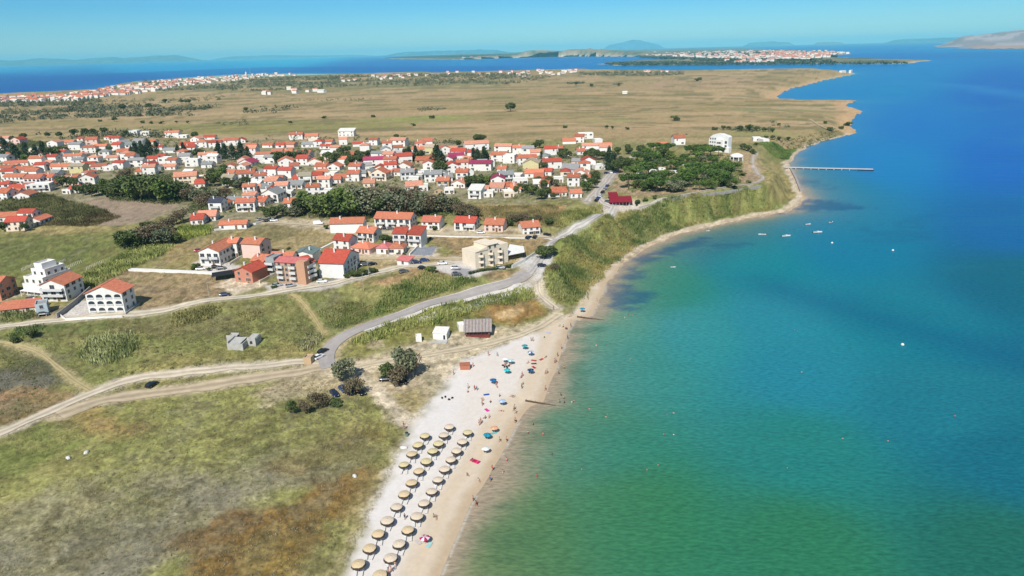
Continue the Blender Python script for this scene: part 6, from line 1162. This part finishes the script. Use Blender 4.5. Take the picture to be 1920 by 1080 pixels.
def car_meshes(c, van=False):
    m = MB(); L = 2.1; mt = mat('car_paint_'+c, CARC[c], rough=.25, var=.04, spec=.6, metal=.2 if c not in ('white',) else 0)
    if van: loft(m, [carsec(-2.6,.85,.4,1.0,1.9), carsec(-2.5,.95,.25,1.2,2.1), carsec(1.2,.95,.25,1.2,2.15), carsec(1.9,.94,.25,1.1,1.3), carsec(2.5,.88,.3,.8,1.0)])
    else: loft(m, [carsec(-2.12,.72,.38,.75,.85), carsec(-2.0,.84,.25,.82,.95), carsec(-1.3,.88,.22,.86,.98), carsec(1.0,.88,.22,.84,.96), carsec(1.8,.85,.25,.72,.84), carsec(2.1,.74,.32,.6,.68)])
    if not van: m.slab([(-1.35,-.6,1.44),(.1,-.6,1.46),(.1,.6,1.46),(-1.35,.6,1.44)], .06)
    b = m.me('body', [mt], False); g = MB()
    if van: loft(g, [[(1.15,-.8,1.3),(1.15,.8,1.3),(1.15,.7,2.0),(1.15,-.7,2.0)], [(1.95,-.82,1.28),(1.95,.82,1.28),(1.5,.72,1.95),(1.5,-.72,1.95)]])
    else: loft(g, [[(-1.95,-.76,.93),(-1.95,.76,.93),(-1.5,.6,1.40),(-1.5,-.6,1.40)], [(1.05,-.78,.93),(1.05,.78,.93),(.2,.6,1.42),(.2,-.6,1.42)]])
    return b, g.me('windscreen', [GL])
wh = MB(); wh.cyl((0, -.11, 0), (0, .11, 0), .32, n=12); WH = wh.me('wheel', [TYRE]); rm = MB(); rm.cyl((0, -.12, 0), (0, .12, 0), .18, n=8); RIM = rm.me('rim', [mat('rim_metal', (.4,.4,.42), rough=.3)])
HL = MB().box(-.05, .05, -.16, .16, -.07, .07).me('headlight', [LAMP]); CM = {}
def car(x_, y_, deg, c, zone, van=False):
    if (c, van) not in CM: CM[c, van] = car_meshes(c, van)
    b, g = CM[c, van]; p = at1(x_, y_); r = empty('van' if van else 'parked_car', (p[0], p[1], p[2]+.12), math.radians(deg)); link('body', b, r); link('windscreen', g, r)
    for sx in (-1.3, 1.3):
        for sy in (-.82, .82): w_ = link('wheel', WH, r, (sx, sy, .32)); link('rim', RIM, w_)
    for sy in (-.6, .6): link('headlight', HL, r, (2.06 if not van else 2.44, sy, .62))
    reg(r, f'{c} {"van" if van else "parked car"}', x_, y_, 'van' if van else 'car', 'cars parked around the village', zone)
for a in [(422,555,14,'navy','by the lower track'),(377,506,12,'white','in front of balcony house'),(404,503,14,'black','in front of balcony house'),(415,505,8,'grey','in front of balcony house'),(373,472,16,'crimson','left of balcony house'),(520,537,28,'silver','below the apartment block'),(545,538,30,'silver','below the apartment block'),(604,530,3,'white','below large white house'),
 (757,511,14,'grey','on the middle track'),(781,494,8,'navy','right of the pink kiosk'),(796,490,20,'blue','right of the pink kiosk'),(792,505,-28,'black','above the reeds'),(855,505,0,'silver','in the hotel car park'),(856,516,8,'grey','in the hotel car park'),(830,496,0,'white','in the hotel car park'),(685,498,8,'grey','behind the dark hedge'),(698,497,25,'black','behind the dark hedge'),
 (991,447,55,'navy','below the upper row'),(1003,446,70,'black','below the upper row'),(606,661,58,'black','at the road end'),(598,672,58,'white','at the road end'),(285,724,75,'black','between the two lower tracks'),(627,741,-58,'navy','under the beach trees'),(644,733,-52,'blue','under the beach trees'),(655,737,-48,'navy','under the beach trees'),(676,738,-52,'black','under the beach trees'),
 (724,714,5,'black','under the tall tree'),(753,718,-28,'black','under the tall tree'),(664,469,0,'grey','by the red roofed house'),(722,430,0,'black','by the white terrace'),(732,430,4,'grey','by the white terrace'),(783,432,0,'red','by the white terrace'),(786,436,0,'grey','by the white terrace'),(902,438,2,'white','in the upper row'),(1026,442,8,'black','in the upper row'),(938,504,0,'silver','by the hotel hedge'),
 (500,416,10,'black','at the thicket left end'),(507,414,10,'grey','at the thicket left end'),(514,415,10,'white','at the thicket left end'),(488,413,60,'silver','at the thicket left end'),(1119,377,62,'black','on the sandy lane'),(1122,373,62,'blue','on the sandy lane'),(1126,369,62,'white','on the sandy lane'),(1130,362,62,'black','on the sandy lane'),(1134,356,62,'silver','on the sandy lane'),(1139,350,62,'blue','on the sandy lane'),
 (1138,326,10,'navy','under the lane trees'),(1146,325,10,'white','under the lane trees'),(1154,325,10,'navy','under the lane trees'),(1162,324,10,'black','under the lane trees'),(1148,382,5,'black','by crimson restaurant'),(1157,384,2,'grey','by crimson restaurant'),(1140,380,-30,'grey','by crimson restaurant'),(1180,288,10,'white','in the grove car park'),(1190,287,10,'silver','in the grove car park'),(1200,286,10,'white','in the grove car park'),
 (82,592,12,'black','by the pale blue house'),(60,562,5,'grey','by the stepped terrace house'),(1016,500,10,'navy','under the roadside tree')]: car(*a)
car(597,421,12,'white','at the thicket edge',True)
# carport of dark netting
p = at1(424,522); r = empty('carport', p, math.radians(20)); tag(r, 'black shade net carport beside the salmon house yard', 'carport'); NET = mat('shade_net', (.015,.016,.02), rough=.9, var=.3, scale=3)
MB().slab([(-5.5,-3,2.3),(5.5,-3,2.6),(5.5,3,2.9),(-5.5,3,2.5)], .08).build('canopy', NET, r)
for a in (-5.2, 0, 5.2):
    for b in (-2.8, 2.8): MB().cyl((a, b, -.5), (a, b, 2.4), .07, n=6).build('post', DARK, r)
# ---- boats
HULL = flat('boat_white', (240,240,240), rough=.3, var=.04); BIN = mat('boat_inside', (.35,.33,.3), rough=.7); BLK = mat('outboard', (.02,.02,.025), rough=.4)
def boat(x_, y_, Lpx, deg, desc, cab=True, dark=False):
    q = plane(x_, y_, 0)[0]; s = ppm((q[0], q[1], 0))[0]; L = Lpx/s; r = empty('motor_boat', (q[0], q[1], 0), math.radians(deg)); B = L*.18; m = MB(); S = []
    for t, bw, sh in ((-.5,.85,.8),(-.3,1,.78),(.0,1,.8),(.25,.8,.88),(.42,.4,1.0),(.5,.04,1.08)): b = B*bw; z = L*.11*sh; S.append([(L*t,-b*.5,-.25),(L*t,b*.5,-.25),(L*t,b,z*.6),(L*t,b,z),(L*t,b*.8,z),(L*t,b*.75,z*.75),(L*t,-b*.75,z*.75),(L*t,-b*.8,z),(L*t,-b,z),(L*t,-b,z*.6)])
    loft(m, S); m.build('hull', HULL, r, smooth=False); z = L*.09
    MB().box(-L*.42, L*.1, -B*.7, B*.7, z*.8, z*.95).build('deck', BIN, r)
    if cab: m = MB(); loft(m, [[(-L*.05,-B*.6,z),(-L*.05,B*.6,z),(-L*.03,B*.5,z*2),(-L*.03,-B*.5,z*2)], [(L*.22,-B*.5,z),(L*.22,B*.5,z),(L*.1,B*.4,z*1.9),(L*.1,-B*.4,z*1.9)]]); m.build('cabin', HULL if not dark else BLK, r); MB().box(L*.14, L*.16, -B*.35, B*.35, z*1.3, z*1.7).build('windscreen', GL, r)
    MB().box(-L*.57, -L*.505, -B*.22, B*.22, -.2, z*1.5).build('outboard_motor', BLK, r); tag(r, desc, 'boat', 'boats moored off the bluff')
boat(1429,440,14,170,'small white boat with upright motor, leftmost of the moored group', False); boat(1474,443,18,8,'white cabin boat with dark bow, second from left of the moored group'); boat(1533,436,18,4,'longest bright white boat at the middle right of the group')
boat(1515,421,12,12,'small white boat with thin mast behind the longest one', False); boat(1558,417,11,30,'small white boat with dark cover, farthest right of the group', True, True); boat(1327,433,8,5,'tiny white dinghy close to the bluff shore', False); boat(1262,501,10,0,'tiny white dinghy above the dark seagrass', False)
for x_, y_, l in ((1560,456,'white mooring buoy in front of the moored boats'),(1674,470,'white buoy alone to the right of the moored boats'),(1692,647,'white buoy beside the dark band of water')):
    q = plane(x_, y_, 0)[0]; r = empty('buoy', (q[0], q[1], 0)); MB().lathe([(.1,-.4),(.5,-.1),(.6,.25),(.4,.6),(.1,.75)], 10).build('float', WHITE, r, smooth=True); MB().cyl((0, 0, .7), (0, 0, 1.2), .05, n=6).build('ring', BLK, r); tag(r, l, 'buoy')
# ---- jetty and groynes
q0 = plane(1478,313.5,1.2)[0]; q1 = plane(1637,317,1.2)[0]; v = q1-q0; L = float(np.linalg.norm(v)); a = math.atan2(v[1], v[0]); r = empty('jetty', (q0[0], q0[1], 0), a); tag(r, 'long thin pale concrete jetty reaching out from the headland', 'jetty')
MB().box(-4, L, -1.6, 1.6, .95, 1.3).build('deck', flat('jetty_deck', (214,208,204), rough=.9, var=.12, scale=.6), r); MB().box(L-12, L+.4, -2.2, 2.2, .4, .93).build('pier_head', DARK, r)
for i in range(12): MB().box(i*L/11-.35, i*L/11+.35, -1.4, 1.4, -2, .93).build('pile', CONC, r)
DW = mat('wet_wood', (.09,.06,.04), rough=.8, var=.3, scale=2)
for (x0, y0, x1, y1, l) in ((985,751.5,1042,760,'weathered plank groyne running from the sand into the water, nearer one'),(1082,594,1134,600,'weathered plank groyne at the upper beach, farther one')):
    q0 = plane(x0, y0, .4)[0]; q1 = plane(x1, y1, .1)[0]; v = q1-q0; L = float(np.linalg.norm(v)); r = empty('groyne', (q0[0], q0[1], 0), math.atan2(v[1], v[0])); tag(r, l, 'groyne')
    MB().slab([(0,-.08,.75),(L,-.08,.12),(L,.08,.12),(0,.08,.75)], .6).build('plank_wall', DW, r)
    for i in range(int(L/1.4)): MB().cyl((i*1.4+.3, .2, -.5), (i*1.4+.3, .16, .95-.7*i*1.4/L), .07, n=6).build('post', DW, r)
# ---- garden walls
def wall_line(pts, h, th, m, label, name='garden_wall', cat='wall'):
    W_ = at(*PXY(pts)); m_ = MB()
    for i in range(len(W_)-1):
        a = W_[i]; b = W_[i+1]; v = b[:2]-a[:2]; l = np.linalg.norm(v); n = np.array([-v[1], v[0]])/l*th/2; z0 = min(a[2], b[2])-1; za, zb = a[2]+h, b[2]+h
        vs = [(a[0]-n[0],a[1]-n[1],z0),(b[0]-n[0],b[1]-n[1],z0),(b[0]+n[0],b[1]+n[1],z0),(a[0]+n[0],a[1]+n[1],z0),(a[0]-n[0],a[1]-n[1],za),(b[0]-n[0],b[1]-n[1],zb),(b[0]+n[0],b[1]+n[1],zb),(a[0]+n[0],a[1]+n[1],za)]
        m_.add(vs, [(0,3,2,1),(4,5,6,7),(0,1,5,4),(1,2,6,5),(2,3,7,6),(3,0,4,7)])
    c = W_.mean(0); m_.v = [(x-c[0], y-c[1], z-c[2]) for x, y, z in m_.v]; tag(m_.build(name, m, loc=c), label, cat)
wall_line([(112,592),(124,601),(182,598),(230,595)], .9, .25, WM['w'], 'low white wall round the forecourt of the arched block')
wall_line([(107,597),(140,572),(170,545)], 1.9, .4, flat('grey_stone', (176,170,166), rough=.95, var=.2, scale=1), 'tall grey stone wall beside the arched block yard')
wall_line([(244,507),(300,509),(408,514)], .8, 2.2, WM['w'], 'long broad white wall along the brown plot'); wall_line([(430,497),(450,484),(466,478)], 1.0, .25, WM['w'], 'white wall sloping up beside the balcony house')
wall_line([(487,532),(505,522),(520,515)], 1.3, .3, WM['c'], 'cream wall between salmon house and apartment block'); wall_line([(236,590),(263,570)], .8, .25, WM['g'], 'short grey wall at the right side of the arched block')
wall_line([(498,415),(480,421),(455,424),(402,433)], 1.0, .3, WM['w'], 'curved white wall below the houses on the slope'); wall_line([(768,479),(784,463)], 1.0, .5, WM['w'], 'white wall on the left of the grey court'); wall_line([(800,443),(860,445),(955,447),(1036,450)], .7, .3, WM['w'], 'long low white wall below the upper row')
wall_line([(1198,391),(1262,374),(1320,366),(1380,358),(1426,350)], .9, .5, flat('grey_stone', (176,170,166)), 'long low stone wall along the top of the bluff'); wall_line([(960,503),(985,490),(1003,478)], 1.5, .3, WM['w'], 'white retaining wall between hotel terrace and road'); wall_line([(600,468),(632,452)], .5, 1.2, WM['w'], 'white ramp wall left of the red roofed house')
wall_line([(1482,316),(1492,335),(1502,360)], 1.0, 1.6, flat('grey_stone', (176,170,166)), 'stone sea wall below the headland', 'sea_wall'); wall_line([(966,583),(940,592)], .3, .6, CONC, 'pale concrete slab edge on the brown slope', 'slab_edge', 'kerb') if 0 else None
# hedge by the hotel
W_ = at(*PXY([(880,514),(910,508),(940,504),(962,499)])); pts = smooth_line(W_[:, :2], .4); C = np.repeat(pts, 60, 0)+RNG.normal(size=(len(pts)*60, 2))*.28; zz = height(C)+RNG.uniform(0, 1.2, len(C)); cc = W_.mean(0); V, F, C2 = leaf_cloud(np.column_stack([C, zz])-cc, .3, alb(70,92,52)[None]*RNG.uniform(.7, 1.3, len(C))[:, None])
tag(link('hedge', mesh_np('hedge', V, F, [LEAF], C2), loc=cc), 'clipped dark green hedge below the cream hotel', 'hedge')
# poles, lamps and vineyard posts
def pole(x_, y_, hpx, name, lab, cat, arms=1):
    p = at1(x_, y_); H = hpx/ppm(p)[1]; r = empty(name, p, .3); MB().cyl((0, 0, -.5), (0, 0, H), .13, .08, 6).build('shaft', flat('pole_grey', (190,186,178), rough=.8), r)
    if arms: MB().box(-.9, .9, -.05, .05, H-.5, H-.38).build('crossarm', flat('pole_grey', (190,186,178)), r)
    else: MB().box(-.1, .8, -.12, .12, H, H+.12).build('lamp_head', flat('pole_grey', (190,186,178)), r)
    tag(r, lab, cat)
for a in [(393,560,30,'lamp_post','street lamp on the brown plot edge left of the car','street lamp',0),(670,520,28,'lamp_post','left street lamp rising from the dark hedge','street lamp',0),(692,518,26,'lamp_post','right street lamp rising from the dark hedge','street lamp',0),(1074,374,20,'utility_pole','utility pole at the bend of the upper lane','utility pole',1),(844,444,18,'utility_pole','utility pole left of the crimson roofed row house','utility pole',1),
          (682,545,32,'lamp_post','thin pole on the slope below the middle track','street lamp',0),(241,219,26,'power_pylon','tall thin pylon in the far hedge, larger one','pylon',1),(273,217,14,'power_pylon','thin pylon in the far hedge, smaller one','pylon',1),(905,470,14,'lamp_post','white lamp post on the hotel terrace','street lamp',0),(980,470,16,'lamp_post','lamp post beside the road by the hotel','street lamp',0)]: pole(*a)
VP = MB().box(-.07, .07, -.07, .07, -.3, 1.5).me('vineyard_post', [flat('post_white', (225,225,215))]); k_ = 0
for rn, (a, b, n) in {'first row': ((280,185),(495,92),14), 'second row': ((640,140),(830,62),12), 'third row': ((730,215),(1030,78),15), 'fourth row': ((1100,170),(1310,75),11)}.items():
    for i in range(n):
        x_ = (a[0]+(b[0]-a[0])*i/(n-1))/6.75; y_ = (a[1]+(b[1]-a[1])*i/(n-1))/6.75+481; p = at1(x_, y_); o = link('vineyard_post', VP, None, p); reg(o, 'thin pale vineyard post', x_, y_, 'post', 'vineyard posts in the green field', rn+' from left')
for x_, y_, s, l in ((128,859,.75,'left white boulder in the rough meadow'),(162,849,.8,'right white boulder in the rough meadow'),(665,893,.7,'pale stick like stone in the meadow by the parasols'),(757,840,.9,'white stone at the foot of the dune grass')):
    p = at1(x_, y_); m = MB(); m.lathe([(.5,-.2),(.95,.1),(.85,.5),(.45,.8),(.1,.88)], 7); o = m.build('boulder', flat('white_stone', (232,230,224), rough=.9, var=.15, scale=2), loc=p, rz=x_); o.scale = (s*1.3, s*.8, s*.8); tag(o, l, 'boulder')
p = at1(763,818); r = empty('waste_bin', p); MB().lathe([(.38,0),(.45,1.1)], 10).build('drum', flat('bin_green', (120,150,130), rough=.6), r); MB().lathe([(.47,1.1),(.47,1.2),(.1,1.3)], 10).build('lid', DARK, r); tag(r, 'green waste bin at the top of the sand by the dune grass', 'waste bin')

# ---------------------------------------------------------------- labels: where, and which one from the left
ANCH = [(40,285,'near the far left conifers'),(110,325,'in the far left rows'),(20,335,'at the left picture edge'),(190,285,'in the rear left rows'),(290,258,'in the rear hilltop cluster'),(290,318,'behind the left dark thicket'),(140,362,'left of the dark thicket'),(40,420,'by the brown field'),(400,270,'in the rear centre left'),(400,335,'right of the dark thicket'),(440,305,'near the centre left conifers'),
 (430,400,'on the slope below village'),(500,350,'left of the long thicket'),(480,270,'left of the rear centre'),(560,275,'in the rear centre row'),(585,330,'behind long thicket left half'),(650,300,'among the central trees'),(740,335,'behind long thicket right half'),(690,270,'in the centre back row'),(780,288,'left of the tall conifer'),(870,298,'right of the tall conifer'),(880,350,'behind the orange bare field'),
 (850,268,'in the rear centre right'),(950,300,'in the right middle rows'),(1000,340,'above the orange bare field'),(1010,280,'in the rear right rows'),(1090,335,'beside the sandy lane'),(1080,280,'at the rear right corner'),(1250,280,'behind the pine grove'),(670,385,'in the long thicket'),(790,390,'in long thicket right half'),(590,392,'in long thicket left half'),(270,362,'in the left dark thicket'),(290,455,'in the reed strip bushes'),(975,418,'below the orange bare field'),(60,290,'in the far left conifers'),(1420,255,'beyond the white hotel'),(350,370,'at the dark thicket end')]
short = {'tiled ': '', 'white flat': 'white'}
def ordn(i): return {0: 'first', 1: 'second', 2: 'third', 3: 'fourth', 4: 'fifth', 5: 'sixth', 6: 'seventh', 7: 'eighth', 8: 'ninth', 9: 'tenth'}.get(i, f'{i+1}th' if (i+1) % 10 not in (1, 2, 3) or 10 < (i+1) % 100 < 14 else f'{i+1}'+{1: 'st', 2: 'nd', 3: 'rd'}[(i+1) % 10])
G_ = {}
for o, desc, x_, y_, zone in REG:
    z = zone or min(ANCH, key=lambda a: (a[0]-x_)**2+((a[1]-y_)*2)**2)[2]; desc = desc.replace(' tiled', '').replace('gable fronted ', 'gabled ').replace('hip roofed ', 'hipped ')
    G_.setdefault((desc, z), []).append((x_, y_, o))
for (desc, z), L_ in G_.items():
    L_.sort(key=lambda a: (a[0], a[1]))
    for i, (x_, y_, o) in enumerate(L_):
        o['label'] = f'{desc} {z}' if len(L_) == 1 else f'{desc} {z}, {ordn(i)} from left'
print('people', np_[0], 'objects', len(bpy.data.objects))
